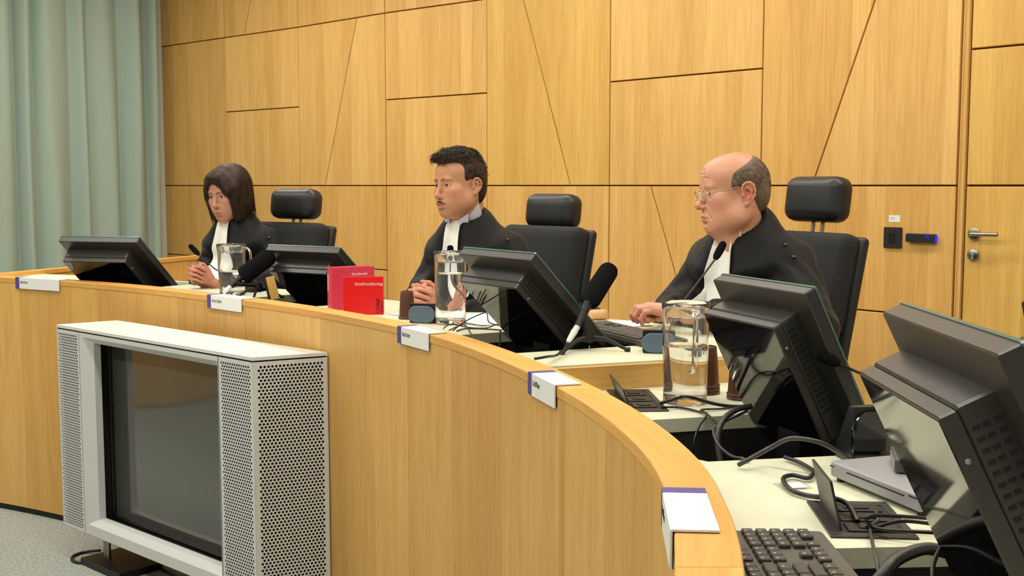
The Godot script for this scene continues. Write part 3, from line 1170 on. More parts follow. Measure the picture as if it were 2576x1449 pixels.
func make_counsel_table() -> void:
	var t := thing("counsel_table", "low oak fronted table standing on the carpet before the curtained side wall", "table", Vector3(-5.35, 0, -4.85), deg_to_rad(52))
	var mb := MB.new()
	mb.box(at(0, 0.37, 0), Vector3(1.9, 0.7, 0.03), 0.002)
	part(t, "front_panel", mb.mesh(), M.oak_front)
	mb = MB.new()
	mb.box(at(0, 0.735, -0.3), Vector3(1.96, 0.03, 0.7), 0.002)
	part(t, "table_top", mb.mesh(), M.desk)
	for sx in [-0.93, 0.93]:
		mb = MB.new()
		mb.box(at(sx, 0.36, -0.31), Vector3(0.03, 0.72, 0.6), 0.002)
		part(t, "side_panel", mb.mesh(), M.oak_front_b)

# ------------------------------------------------------------------ monitors
func monitor(tl: Vector3, yaw: float, rec: float, s: float, label: String, floor_y: float) -> void:
	# tl: top left corner of the panel seen from behind; rec: how far the screen leans back
	var W_ := 0.40 * s
	var H_ := 0.40 * s
	var y := deg_to_rad(yaw)
	var r := deg_to_rad(rec)
	var bs := Basis(Vector3.UP, y)
	var up := Vector3(0, cos(r), sin(r))
	var nn := Vector3(0, -sin(r), cos(r))
	var foot := tl + bs * (Vector3(W_ * 0.5, 0, 0) - up * H_)
	var base := Vector3(foot.x, floor_y, foot.z)
	var t := thing("monitor", label, "monitor", base)
	t.basis = bs
	# panel frame: x right, y up the panel, z towards the rear
	var px := Transform3D(Basis(Vector3.RIGHT, up, nn), bs.inverse() * (tl - base))
	var K := s
	var mb := MB.new()
	mb.extrude(px, rrect(0, -H_, W_, 0, 0.006 * K, 2), 0.0, 0.027 * K, 0.002)
	part(t, "panel", mb.mesh(), M.mon_plastic)
	mb = MB.new()
	mb.extrude(px, rrect(-0.0015, -H_ - 0.0015, W_ + 0.0015, 0.0015, 0.006 * K, 2), -0.0045, 0.0)
	part(t, "glass_front", mb.mesh(), M.glass_edge, "glass front with a greenish edge")
	mb = MB.new()
	mb.extrude(px, rect(0.018 * K, -H_ + 0.02, W_ - 0.018 * K, -0.018 * K), -0.0056, -0.0047)
	part(t, "screen", mb.mesh(), M.screen_on)
	# rear housing with a stepped shoulder
	var x0 := 0.016 * K
	var x1 := W_ - 0.066 * K
	var y1 := -0.054 * K
	var yb := -H_ + 0.028 * K
	mb = MB.new()
	mb.extrude(px, rrect(x0, yb, x1, y1, 0.008 * K, 2), 0.0265 * K, 0.071 * K, 0.003)
	var hs := part(t, "housing", mb.mesh(), M.mon_plastic)
	mb = MB.new()
	mb.extrude(px, rrect(x0, yb, x1, y1 - 0.003 * K, 0.006 * K, 2), 0.0725 * K, 0.0925 * K, 0.0016)
	part(t, "rear_cover", mb.mesh(), M.mon_plastic)
	mb = MB.new()
	mb.extrude(px, rect(x0 + 0.003, yb + 0.003, x1 - 0.003, y1 - 0.007 * K), 0.068 * K, 0.0933 * K, 0.0008)
	part(t, "glossy_back", mb.mesh(), M.mon_gloss, "glossy black back")
	# ventilation slits on the side of the housing
	mb = MB.new()
	for k in 16:
		for e in [0.034, 0.048, 0.060]:
			mb.box(px * at(x1 + 0.0002, y1 - (0.03 + 0.014 * k) * K, e * K), Vector3(0.0012, 0.005 * K, 0.009 * K))
	part(hs, "vent_slits", mb.mesh(), M.vent)
	mb = MB.new()
	mb.lathe(px * Transform3D(Basis(Vector3(0, 0, 1), -PI / 2), Vector3(x1, y1 - 0.06 * K, 0.083 * K)), [Vector2(0, 0.0016), Vector2(0.0035 * K, 0.0012), Vector2(0.0036 * K, 0)], 10)
	part(t, "side_screw", mb.mesh(), M.silver_plastic)
	# foot arm down into the well
	mb = MB.new()
	var a := px * Vector3(W_ * 0.45, -H_ + 0.07, 0.05 * K)
	var arm := PackedVector2Array([Vector2(-a.z - 0.03, 0.02), Vector2(-a.z + 0.05, 0.02), Vector2(-a.z + 0.03, a.y), Vector2(-a.z - 0.02, a.y)])
	mb.extrude(Transform3D(Basis(Vector3(0, 0, -1), Vector3.UP, Vector3.RIGHT), Vector3(W_ * 0.5 - W_ * 0.5 - 0.04, 0, 0)), arm, 0.0, 0.08, 0.003, true)
	part(t, "stand_arm", mb.mesh(), M.mon_dark)
	mb = MB.new()
	mb.box(at(0, 0.01, a.z + 0.0), Vector3(0.2 * s, 0.02, 0.16), 0.004)
	part(t, "stand_foot", mb.mesh(), M.mon_dark)

func make_monitors() -> void:
	monitor(Vector3(-1.994, 1.296, -5.003), -15.94, 50.77, 1.0, "black desk monitor leaning far back on the bench end beside the green curtain", DESK_Y - 0.2)
	monitor(Vector3(-0.957, 1.2875, -4.433), -32.3, 49.85, 0.93, "black desk monitor leaning far back, just behind the two red books", DESK_Y - 0.2)
	monitor(Vector3(-0.143, 1.339, -3.304), -55.24, 44.7, 0.9, "black desk monitor leaning back between the fullest water jug and the tripod microphone", DESK_Y - 0.2)
	monitor(Vector3(0.458, 1.326, -2.476), -70.6, 26.5, 0.88, "black desk monitor standing right next to the jug on the lower worktop", LOW_Y - 0.2)
	monitor(Vector3(0.479, 1.375, -1.393), -91.6, 25.8, 0.9, "black desk monitor standing right above the silver disc drive", LOW_Y - 0.2)
	monitor(Vector3(0.872, 1.335, -1.9), -62.0, 18.0, 0.9, "black desk monitor standing at the end of the lower worktop towards the oak door", LOW_Y - 0.2)

# ------------------------------------------------------------------ things on the worktops
func wpart(t: Node3D, called: String, mb: MB, m: Material, label := "") -> MeshInstance3D:
	var inv := t.transform.affine_inverse()
	for i in mb.v.size():
		mb.v[i] = inv * mb.v[i]
		mb.n[i] = inv.basis * mb.n[i]
	return part(t, called, mb.mesh(), m, label)

# a box with round edges and softly bulged faces
func rbox(mb: MB, xf: Transform3D, size: Vector3, r: float, q := 10, bulge := Vector3.ZERO) -> void:
	var h := size * 0.5
	for ax in 3:
		for sg in [-1.0, 1.0]:
			var b1 := (ax + 1) % 3
			var b2 := (ax + 2) % 3
			var g := []
			var nn := []
			for i in q + 1:
				var row := []
				var nrow := []
				for j in q + 1:
					var p := Vector3.ZERO
					p[ax] = sg * h[ax]
					# finer sampling near the rims
					var fi := sin((float(i) / q - 0.5) * PI)
					var fj := sin((float(j) / q - 0.5) * PI)
					p[b1] = fi * h[b1]
					p[b2] = fj * h[b2]
					var inner := Vector3(clampf(p.x, -h.x + r, h.x - r), clampf(p.y, -h.y + r, h.y - r), clampf(p.z, -h.z + r, h.z - r))
					var d := (p - inner).normalized()
					var o := inner + d * r
					o[ax] += sg * bulge[ax] * (1.0 - fi * fi) * (1.0 - fj * fj)
					row.append(xf * o)
					var dn := d
					dn[b1] += 2.0 * bulge[ax] * fi * (1.0 - fj * fj) / h[b1]
					dn[b2] += 2.0 * bulge[ax] * fj * (1.0 - fi * fi) / h[b2]
					nrow.append((xf.basis * dn).normalized())
				g.append(row)
				nn.append(nrow)
			for i in q:
				for j in q:
					mb.tri(g[i][j], g[i + 1][j], g[i + 1][j + 1], nn[i][j], nn[i + 1][j], nn[i + 1][j + 1])
					mb.tri(g[i][j], g[i + 1][j + 1], g[i][j + 1], nn[i][j], nn[i + 1][j + 1], nn[i][j + 1])

func jug(p: Vector3, H_: float, rb: float, rt: float, level: float, handle_turn: float, label: String) -> void:
	var t := thing("water_jug", label, "jug", p, handle_turn)
	var mb := MB.new()
	var w := 0.0026
	var rm := lerpf(rb, rt, 0.45)
	var out := [Vector2(0.0, 0.0), Vector2(rb - 0.004, 0.0), Vector2(rb, 0.004), Vector2(rb * 0.985, 0.03), Vector2(rm * 0.99, H_ * 0.55), Vector2(rm, H_ * 0.82), Vector2(rt * 0.985, H_ * 0.93), Vector2(rt, H_ - 0.002), Vector2(rt - 0.001, H_), Vector2(rt - w, H_ - 0.001)]
	var inn := [Vector2(rt - w - 0.001, H_ * 0.93), Vector2(rm - w, H_ * 0.82), Vector2(rm * 0.99 - w, H_ * 0.55), Vector2(rb * 0.985 - w, 0.03), Vector2(rb - w - 0.002, 0.017), Vector2(rb * 0.75, 0.0145), Vector2(0.0, 0.0155)]
	mb.lathe(at(0, 0.001, 0), out + inn, 40)
	part(t, "glass_body", mb.mesh(), M.jug, "clear body")
	# strap handle
	mb = MB.new()
	var hp := catmull([Vector3(0, H_ * 0.93, rm - 0.001), Vector3(0, H_ * 0.935, rm + 0.016), Vector3(0, H_ * 0.86, rm + 0.032), Vector3(0, H_ * 0.62, rm + 0.034), Vector3(0, H_ * 0.40, rm + 0.026), Vector3(0, H_ * 0.35, rm + 0.010), Vector3(0, H_ * 0.345, rm - 0.001)], 5)
	mb.tube(hp, 0.0065, 10, true, 0.6)
	part(t, "handle", mb.mesh(), M.jug, "clear strap handle")
	# lid: a clear plug sitting in the mouth
	mb = MB.new()
	mb.lathe(at(0, H_ - 0.034, 0), [Vector2(0, 0), Vector2(rm - w - 0.004, 0.0), Vector2(rm - w - 0.002, 0.003), Vector2(rm - w - 0.002, 0.026), Vector2(rm - w - 0.006, 0.026), Vector2(rm - w - 0.006, 0.004), Vector2(0, 0.004)], 32)
	part(t, "lid", mb.mesh(), M.jug, "clear lid")
	mb = MB.new()
	var a := 0.0004
	mb.lathe(at(0, 0.001, 0), [Vector2(0, 0.0150), Vector2(rb * 0.75, 0.0140), Vector2(rb - w - 0.002 + a, 0.0165), Vector2(rb * 0.985 - w + a, 0.03), Vector2(lerpf(rb * 0.985, rm * 0.99, clampf(level / (H_ * 0.55), 0, 1)) - w + a, level), Vector2(rm * 0.97 - w, level - 0.001), Vector2(0, level - 0.001)], 40)
	part(t, "water", mb.mesh(), M.water, "still water")

func cup(p: Vector3, h: float, rb: float, rt: float, rings: int, label: String) -> void:
	# an upturned plastic cup (or nested stack of them)
	var t := thing("plastic_cup", label, "cup", p)
	var prof := [Vector2(0, h - 0.003), Vector2(rt - 0.003, h - 0.003), Vector2(rt - 0.003, h), Vector2(rt - 0.001, h), Vector2(rt, h - 0.002), Vector2(lerpf(rt, rb, 0.18), h * 0.84), Vector2(lerpf(rt, rb, 0.2) + 0.0006, h * 0.82)]
	prof.append(Vector2(rb * 0.985, 0.008 + 0.008 * (rings - 1)))
	var mb := MB.new()
	mb.lathe(at(0, 0, 0), prof, 28)
	part(t, "cup_wall", mb.mesh(), M.cup_brown)
	for k in rings:
		mb = MB.new()
		var y := 0.008 * k
		mb.lathe(at(0, y, 0), [Vector2(rb * 0.97, 0.0078), Vector2(rb + 0.0016, 0.0068), Vector2(rb + 0.0022, 0.004), Vector2(rb + 0.0012, 0.0006), Vector2(rb - 0.002, 0.0004)], 28)
		part(t, "rim", mb.mesh(), M.cup_brown)

func letters(parent: Node3D, text: String, size: float, font: String, italic: bool, m: Material, xf: Transform3D, called := "lettering", centre := false) -> void:
	var tm := TextMesh.new()
	var ft := SystemFont.new()
	ft.font_names = PackedStringArray([font])
	ft.font_italic = italic
	tm.font = ft
	tm.text = text
	tm.font_size = 24
	tm.pixel_size = size / 24.0
	tm.depth = 0.0008
	tm.horizontal_alignment = HORIZONTAL_ALIGNMENT_CENTER if centre else HORIZONTAL_ALIGNMENT_LEFT
	var o := part(parent, called, tm, m)
	o.transform = xf

func book(p: Vector3, turn: float, w: float, h: float, th: float, cover: Material, label: String) -> Node3D:
	# stands upright: spine at the left, front cover towards +Z
	var t := thing("law_book", label, "book", p, turn)
	var mb := MB.new()
	for z in [0.0, -th]:
		mb.box(at(w * 0.5, h * 0.5, z - (0.0012 if z == 0.0 else -0.0012)), Vector3(w, h, 0.0024), 0.0006)
	part(t, "cover", mb.mesh(), cover)
	mb = MB.new()
	mb.extrude(Transform3D(Basis(Vector3.RIGHT, Vector3(0, 0, 1), Vector3(0, -1, 0)), Vector3(0, h, 0)), PackedVector2Array([Vector2(0.002, 0.0), Vector2(-0.003, -0.004), Vector2(-0.005, -th * 0.5), Vector2(-0.003, -th + 0.004), Vector2(0.002, -th)]), 0.0, h)
	part(t, "spine", mb.mesh(), cover)
	mb = MB.new()
	mb.box(at(w * 0.5, h * 0.5 - 0.001, -th * 0.5), Vector3(w - 0.006, h - 0.006, th - 0.0052))
	part(t, "page_block", mb.mesh(), M.paper, "white pages")
	return t

func shotgun_mic(top: Vector3, low: Vector3, grip: Vector3, tip: Vector3, hub: Vector3, feet: Array, rad: float, label: String) -> void:
	var base := Vector3(hub.x, feet[0].y, hub.z)
	var t := thing("shotgun_microphone", label, "microphone", base)
	var mb := MB.new()
	var d := (low - top).normalized()
	var n := 14
	var pts := []
	var rr := []
	var L := top.distance_to(low)
	for k in n + 1:
		var s := L * k / n
		pts.append(top + d * s)
		var e := minf(s, (L - s) * 1.3)
		rr.append(rad * (sqrt(maxf(0.0, 1.0 - pow(1.0 - clampf(e / rad, 0, 1), 2))) * 0.97 + 0.03) * lerpf(1.0, 1.06, s / L))
	mb.tube(pts, rr, 22)
	wpart(t, "foam_windscreen", mb, M.foam, "black foam windscreen")
	mb = MB.new()
	mb.tube([low - d * 0.01, low.lerp(grip, 0.3), low.lerp(grip, 0.31), grip], [0.0125, 0.0125, 0.011, 0.0105], 16)
	wpart(t, "barrel", mb, M.rubber)
	mb = MB.new()
	mb.tube([grip, grip.lerp(tip, 0.25), grip.lerp(tip, 0.3), grip.lerp(tip, 0.85), tip], [0.0085, 0.0085, 0.0095, 0.0075, 0.005], 14)
	wpart(t, "plug", mb, M.plug, "bright metal cable plug")
	# clip and tripod
	mb = MB.new()
	var mid := low.lerp(grip, 0.45)
	mb.tube([mid + Vector3(0, -0.004, 0), mid.lerp(hub, 0.35), hub + Vector3(0, 0.012, 0)], [0.012, 0.0095, 0.011], 12)
	wpart(t, "clip", mb, M.rubber)
	mb = MB.new()
	mb.tube([hub + Vector3(0, 0.022, 0), hub + Vector3(0, 0.01, 0), hub - Vector3(0, 0.008, 0), hub - Vector3(0, 0.016, 0)], [0.008, 0.016, 0.018, 0.012], 14)
	wpart(t, "hub", mb, M.rubber)
	for f in feet:
		mb = MB.new()
		var fv: Vector3 = f
		mb.tube([hub + Vector3(0, -0.002, 0), hub.lerp(fv, 0.45) + Vector3(0, 0.012, 0), fv + Vector3(0, 0.005, 0)], [0.009, 0.006, 0.0045], 8)
		wpart(t, "leg", mb, M.rubber)
		mb = MB.new()
		var fd := (fv - hub)
		fd.y = 0
		fd = fd.normalized()
		mb.tube([fv - fd * 0.008 + Vector3(0, 0.0062, 0), fv + fd * 0.006 + Vector3(0, 0.0062, 0)], 0.006, 8)
		wpart(t, "rubber_foot", mb, M.rubber)

func gooseneck(base: Vector3, turn: float, size: Vector3, mic: Array, neck: Array, face: Material, label: String) -> void:
	var t := thing("microphone_unit", label, "microphone", base, turn)
	var mb := MB.new()
	# wedge-shaped desk unit with a rounded rear plate that faces +Z
	var prof := PackedVector2Array([Vector2(-0.02, 0.0), Vector2(0.05, 0.0), Vector2(0.05, 0.02), Vector2(-0.0, size.y), Vector2(-0.02, size.y)])
	mb.extrude(Transform3D(Basis(Vector3(0, 0, -1), Vector3.UP, Vector3.RIGHT), Vector3(-size.x * 0.5, 0.001, 0)), prof, 0.0, size.x, 0.003, true)
	part(t, "unit_body", mb.mesh(), M.unit_dark)
	mb = MB.new()
	mb.extrude(at(0, 0.002, 0.0195), rrect(-size.x * 0.5 - 0.002, 0.0, size.x * 0.5 + 0.002, size.y - 0.008, minf(size.x * 0.40, (size.y - 0.008) * 0.49), 8), 0.0, 0.006, 0.0015)
	part(t, "rear_plate", mb.mesh(), face, "rounded rear plate")
	mb = MB.new()
	mb.tube(catmull(neck, 5), 0.0028, 8)
	wpart(t, "neck", mb, M.rubber)
	mb = MB.new()
	var a: Vector3 = mic[0]
	var b: Vector3 = mic[1]
	mb.tube([a, a.lerp(b, 0.04), a.lerp(b, 0.14), a.lerp(b, 0.5), a.lerp(b, 0.8), a.lerp(b, 0.97), b], [0.003, 0.0075, 0.0105, 0.0118, 0.0105, 0.007, 0.004], 16)
	wpart(t, "microphone_head", mb, M.foam, "small foam covered microphone head")

func cable(pts: Array, r: float, m: Material, label: String, group := "") -> void:
	var mb := MB.new()
	var o := Vector3(pts[0])
	var q := []
	for p in pts:
		q.append(p - o)
	mb.tube(catmull(q, 6), r, 8)
	var c := part(self, "cable", mb.mesh(), m)
	c.position = o
	tag(c, label, "cable", group)

func outlet(p: Vector3, turn: float, w: float, l: float, lid_h: float, lid_lean: float, label: String) -> void:
	# flush cable outlet in the worktop: frame, sunken sockets, open lid hinged on the -X side
	var t := thing("cable_outlet", label, "outlet", p, turn)
	var mb := MB.new()
	for e in [[-w * 0.5, -l * 0.5, w * 0.5, -l * 0.5 + 0.016], [-w * 0.5, l * 0.5 - 0.016, w * 0.5, l * 0.5], [-w * 0.5, -l * 0.5 + 0.016, -w * 0.5 + 0.022, l * 0.5 - 0.016], [w * 0.5 - 0.012, -l * 0.5 + 0.016, w * 0.5, l * 0.5 - 0.016]]:
		mb.box(at((e[0] + e[2]) * 0.5, 0.002, (e[1] + e[3]) * 0.5), Vector3(e[2] - e[0], 0.004, e[3] - e[1]), 0.001)
	part(t, "frame", mb.mesh(), M.mon_plastic)
	mb = MB.new()
	mb.box(at(0.005, 0.0012, 0), Vector3(w - 0.03, 0.0016, l - 0.03))
	part(t, "tray", mb.mesh(), M.vent)
	for k in 3:
		mb = MB.new()
		mb.box(at(0.006, 0.003, -l * 0.3 + k * l * 0.28), Vector3(w - 0.05, 0.0035, l * 0.2), 0.001)
		mb.box(at(0.006, 0.0055, -l * 0.3 + k * l * 0.28), Vector3((w - 0.05) * 0.5, 0.002, l * 0.1), 0.0005)
		part(t, "socket", mb.mesh(), M.mon_dark)
	mb = MB.new()
	var lb := Basis(Vector3(0, 0, 1), lid_lean)
	mb.box(Transform3D(lb, Vector3(-w * 0.5 + 0.02, 0.004, 0) + lb * Vector3(0, lid_h * 0.5, 0)), Vector3(0.004, lid_h, l - 0.05), 0.001)
	part(t, "lid", mb.mesh(), M.mon_plastic, "open lid standing up")

func keyboard(p: Vector3, basis_: Basis, label: String, each: bool) -> void:
	# x: left to right of the typist, z: towards the typist
	var t := thing("keyboard", label, "keyboard", p)
	t.basis = basis_
	var mb := MB.new()
	mb.extrude(Transform3D(Basis(Vector3.RIGHT, Vector3(0, 0, 1), Vector3(0, -1, 0)), Vector3(0, 0.016, 0)), rrect(-0.222, -0.073, 0.222, 0.073, 0.008, 3), 0.0, 0.0145, 0.003)
	part(t, "body", mb.mesh(), M.key_body)
	var unit := 0.0188
	var rows := []
	# rows from the function keys to the space bar: [x of first, widths...]
	var main := [[-0.212, [1, 0, 1, 1, 1, 1, 0.5, 1, 1, 1, 1, 0.5, 1, 1, 1, 1]], [-0.212, [1, 1, 1, 1, 1, 1, 1, 1, 1, 1, 1, 1, 1, 2]], [-0.212, [1.5, 1, 1, 1, 1, 1, 1, 1, 1, 1, 1, 1, 1, 1.5]], [-0.212, [1.75, 1, 1, 1, 1, 1, 1, 1, 1, 1, 1, 1, 2.25]], [-0.212, [2.25, 1, 1, 1, 1, 1, 1, 1, 1, 1, 1, 2.75]], [-0.212, [1.25, 1.25, 1.25, 6.25, 1.25, 1.25, 1.25, 1.25]]]
	var keys := []
	for r in 6:
		var x: float = main[r][0]
		var z := -0.058 + r * 0.0196 + (0.004 if r > 0 else 0.0)
		for w in main[r][1]:
			if w == 0.5 or w == 0:
				x += unit * (0.5 if w == 0.5 else 1.0)
				continue
			keys.append([x + w * unit * 0.5, z, w])
			x += w * unit
		var nx := 0.079
		if r <= 2:
			for k in 3:
				keys.append([nx + (k + 0.5) * unit, z, 1.0])
		elif r == 4:
			keys.append([nx + 1.5 * unit, z, 1.0])
		elif r == 5:
			for k in 3:
				keys.append([nx + (k + 0.5) * unit, z, 1.0])
		var px := 0.140
		if r >= 1:
			for k in 4:
				if r == 5 and k == 1:
					continue
				keys.append([px + (k + 0.5) * unit, z, 1.0])
	var shapes := {}
	var all := MB.new()
	for k in keys:
		if each:
			if not shapes.has(k[2]):
				var kb := MB.new()
				kb.box(at(0, 0.0035, 0), Vector3(k[2] * unit - 0.003, 0.007, unit - 0.003), 0.0016)
				shapes[k[2]] = kb.mesh()
				var mk := MB.new()
				mk.box(at(-minf(k[2] * unit * 0.5 - 0.006, 0.004), 0.0072, -0.0032), Vector3(0.0032, 0.0004, 0.0036))
				shapes["m"] = mk.mesh()
			var o := part(t, "key", shapes[k[2]], M.key_cap)
			o.position = Vector3(k[0], 0.0155, k[1])
			if k[2] < 2.0:
				part(o, "legend", shapes["m"], M.key_legend)
		else:
			all.box(at(k[0], 0.0185, k[1]), Vector3(k[2] * unit - 0.003, 0.006, unit - 0.003), 0.0016)
	if not each:
		part(t, "keys", all.mesh(), M.key_cap)

func sheet_of_paper(p: Vector3, turn: float, w: float, l: float, label: String) -> void:
	var mb := MB.new()
	var g := []
	for i in 5:
		var row := []
		for j in 5:
			row.append(Vector3((j / 4.0 - 0.5) * w, 0.001 + 0.004 * pow(absf(j / 4.0 - 0.5) * 2.0, 3) * (i / 4.0), (i / 4.0 - 0.5) * l))
		g.append(row)
	mb.sheet(g, Vector3.UP)
	mb.box(at(0, 0.0004, 0), Vector3(w, 0.0006, l))
	var o := part(self, "paper_sheet", mb.mesh(), M.paper)
	o.position = p
	o.rotation.y = turn
	tag(o, label, "paper")

func make_items() -> void:
	mat("key_body", Color(0.34, 0.32, 0.285), 0.5)
	mat("plug", Color(0.86, 0.86, 0.85), 0.25)
	mat("key_cap", Color(0.285, 0.27, 0.24), 0.5)
	mat("key_legend", Color(0.75, 0.73, 0.68), 0.6)
	jug(Vector3(0.404, LOW_Y, -2.614), 0.235, 0.0515, 0.0565, 0.135, 0.1, "tall clear water jug half full, standing on the lower worktop")
	jug(Vector3(-0.196, DESK_Y, -3.602), 0.231, 0.0495, 0.0535, 0.161, 2.4, "clear water jug, the fullest, in front of the man with the moustache")
	jug(Vector3(-1.13, DESK_Y, -4.56), 0.205, 0.052, 0.060, 0.095, 1.2, "clear water jug with flared mouth, in front of the woman")
	cup(Vector3(-0.348, DESK_Y, -3.735), 0.092, 0.0268, 0.0205, 1, "single brown plastic cup standing upside down by the middle jug")
	cup(Vector3(0.472, LOW_Y, -2.735), 0.116, 0.034, 0.0265, 3, "stack of brown plastic cups upside down behind the jug on the lower worktop")
	cup(Vector3(0.545, LOW_Y, -2.66), 0.1, 0.0325, 0.0255, 2, "two nested brown plastic cups upside down close beside the monitor on the lower worktop")
	# books
	var b := book(Vector3(-0.634, DESK_Y, -3.985), deg_to_rad(30), 0.160, 0.152, 0.046, M.book_rose, "rose coloured law book titled Strafrecht standing upright")
	letters(b, "Strafrecht", 0.0128, "Droid Serif", true, M.ink_white, at(0.072, 0.126, 0.0012))
	letters(b, "Strafrecht", 0.0120, "Droid Serif", true, M.ink_white, Transform3D(Basis(Vector3(0, -1, 0), Vector3(0, 0, 1), Vector3(-1, 0, 0)), Vector3(-0.0055, 0.125, -0.028)), "spine_lettering")
	b = book(Vector3(-0.572, DESK_Y, -3.84), deg_to_rad(7), 0.134, 0.129, 0.038, M.book_red, "bright red law book titled Strafvordering standing in front of the rose one")
	letters(b, "Strafvordering", 0.0135, "Droid Serif", true, M.ink_white, at(0.036, 0.106, 0.0012))
	letters(b, "TEKST", 0.0165, "Droid Sans", false, M.ink_red, Transform3D(Basis(Vector3(0, 0, 1), PI / 2), Vector3(0.131, 0.006, 0.0012)))
	letters(b, "COMM", 0.0165, "Droid Sans", false, M.ink_red, Transform3D(Basis(Vector3(0, 0, 1), PI / 2), Vector3(0.114, 0.006, 0.0012)))
	# microphones
	shotgun_mic(Vector3(0.279, 1.298, -3.150), Vector3(0.203, 1.199, -3.050), Vector3(0.174, 1.145, -3.0), Vector3(0.147, 1.108, -2.96), Vector3(0.205, 1.116, -3.02), [Vector3(0.130, DESK_Y, -2.93), Vector3(0.308, DESK_Y, -2.985), Vector3(0.19, DESK_Y, -3.13)], 0.0275, "black shotgun microphone on a tripod beside the bald man's keyboard")
	shotgun_mic(Vector3(-0.924, 1.258, -4.40), Vector3(-1.048, 1.165, -4.35), Vector3(-1.078, 1.135, -4.32), Vector3(-1.1, 1.112, -4.30), Vector3(-0.985, 1.125, -4.38), [Vector3(-1.08, DESK_Y, -4.45), Vector3(-0.90, DESK_Y, -4.42), Vector3(-0.99, DESK_Y, -4.31)], 0.033, "black shotgun microphone leaning in front of the woman's jug")
	gooseneck(Vector3(0.385, DESK_Y, -2.975), deg_to_rad(-6), Vector3(0.078, 0.060, 0.05), [Vector3(0.604, 1.361, -3.22), Vector3(0.574, 1.312, -3.2)], [Vector3(0.576, 1.315, -3.2), Vector3(0.520, 1.259, -3.13), Vector3(0.466, 1.208, -3.06), Vector3(0.415, 1.158, -3.0), Vector3(0.395, 1.135, -2.985)], M.unit_blue, "gooseneck microphone unit with a blue grey plate before the bald man")
	gooseneck(Vector3(-0.284, DESK_Y, -3.628), deg_to_rad(-14), Vector3(0.085, 0.062, 0.05), [Vector3(-0.210, 1.318, -3.85), Vector3(-0.209, 1.278, -3.84)], [Vector3(-0.209, 1.281, -3.84), Vector3(-0.209, 1.211, -3.78), Vector3(-0.219, 1.160, -3.70), Vector3(-0.25, 1.138, -3.65)], M.unit_blue, "gooseneck microphone unit beside the brown cup, its head behind the jug")
	gooseneck(Vector3(-1.09, DESK_Y, -4.70), deg_to_rad(-30), Vector3(0.078, 0.05, 0.05), [Vector3(-1.354, 1.273, -4.75), Vector3(-1.313, 1.230, -4.75)], [Vector3(-1.315, 1.232, -4.75), Vector3(-1.283, 1.202, -4.75), Vector3(-1.234, 1.165, -4.74), Vector3(-1.151, 1.138, -4.73), Vector3(-1.10, 1.127, -4.715)], M.unit_dark, "gooseneck microphone unit in front of the woman's clasped hands")
	gooseneck(Vector3(0.655, LOW_Y, -2.045), deg_to_rad(10), Vector3(0.085, 0.105, 0.05), [Vector3(0.590, 1.195, -2.16), Vector3(0.631, 1.178, -2.16)], [Vector3(0.631, 1.178, -2.16), Vector3(0.653, 1.168, -2.16), Vector3(0.675, 1.157, -2.14), Vector3(0.69, 1.135, -2.09), Vector3(0.675, 1.118, -2.055)], M.mon_gloss, "gooseneck microphone unit with a glossy black plate behind the silver disc drive")
	# cable outlets
	outlet(Vector3(0.293, LOW_Y, -2.635), deg_to_rad(3), 0.105, 0.265, 0.046, 0.35, "dark cable outlet with its lid up, beside the tall jug")
	outlet(Vector3(0.527, LOW_Y, -1.678), deg_to_rad(-4), 0.125, 0.185, 0.075, 0.22, "dark cable outlet with its lid up, beside the silver disc drive")
	# disc drive and the box on it
	var d := thing("disc_drive", "flat silver disc drive with a dark slot lying on the lower worktop", "disc drive", Vector3(0.672, LOW_Y, -1.83), deg_to_rad(18.5))
	var mb := MB.new()
	mb.box(at(0, 0.0215, 0.0), Vector3(0.185, 0.027, 0.235), 0.003)
	part(d, "case", mb.mesh(), M.silver_plastic)
	mb = MB.new()
	mb.box(at(-0.0925, 0.025, 0.005), Vector3(0.001, 0.0022, 0.15))
	mb.box(at(-0.0925, 0.026, -0.112), Vector3(0.001, 0.002, 0.012))
	mb.box(at(-0.0925, 0.028, 0.1), Vector3(0.001, 0.002, 0.02))
	part(d, "slot", mb.mesh(), M.vent, "dark disc slot")
	for e in [[-0.08, -0.105], [-0.08, 0.105], [0.08, -0.105], [0.08, 0.105]]:
		mb = MB.new()
		mb.lathe(at(e[0], 0.0005, e[1]), [Vector2(0.006, 0), Vector2(0.006, 0.008)], 10)
		part(d, "foot", mb.mesh(), M.rubber)
	d = thing("adapter_box", "small dark grey box with a pale side lying on the silver disc drive", "box", Vector3(0.668, LOW_Y + 0.036, -1.86), deg_to_rad(-14))
	mb = MB.new()
	mb.box(at(0, 0.012, 0), Vector3(0.06, 0.023, 0.1), 0.002)
	part(d, "case", mb.mesh(), M.key_body)
	mb = MB.new()
	mb.box(at(-0.0306, 0.011, 0.0), Vector3(0.0008, 0.016, 0.085))
	part(d, "pale_label", mb.mesh(), M.silver_plastic, "pale grey label")
	# keyboards
	keyboard(Vector3(0.362, LOW_Y, -1.352), Basis(Vector3(0.02, 0, -1).normalized(), Vector3.UP, Vector3(1, 0, 0.02).normalized()), "dark brown grey keyboard lying next to the curved rim", true)
	var kx := Vector3(-0.41, 0, -0.91).normalized()
	keyboard(Vector3(0.335, DESK_Y, -3.29), Basis(kx, Vector3.UP, kx.cross(Vector3.UP)), "dark keyboard lying behind the tripod microphone", false)
	# papers and small things
	sheet_of_paper(Vector3(0.318, DESK_Y + 0.001, -3.56), 0.42, 0.21, 0.15, "white sheet of paper by the bald man's hands")
	sheet_of_paper(Vector3(-0.095, DESK_Y + 0.001, -3.70), 0.6, 0.21, 0.297, "white sheets of paper between the middle jug and the monitor")
	sheet_of_paper(Vector3(-0.30, DESK_Y + 0.001, -3.84), 0.8, 0.15, 0.21, "white paper under the clasped hands of the man with the moustache")
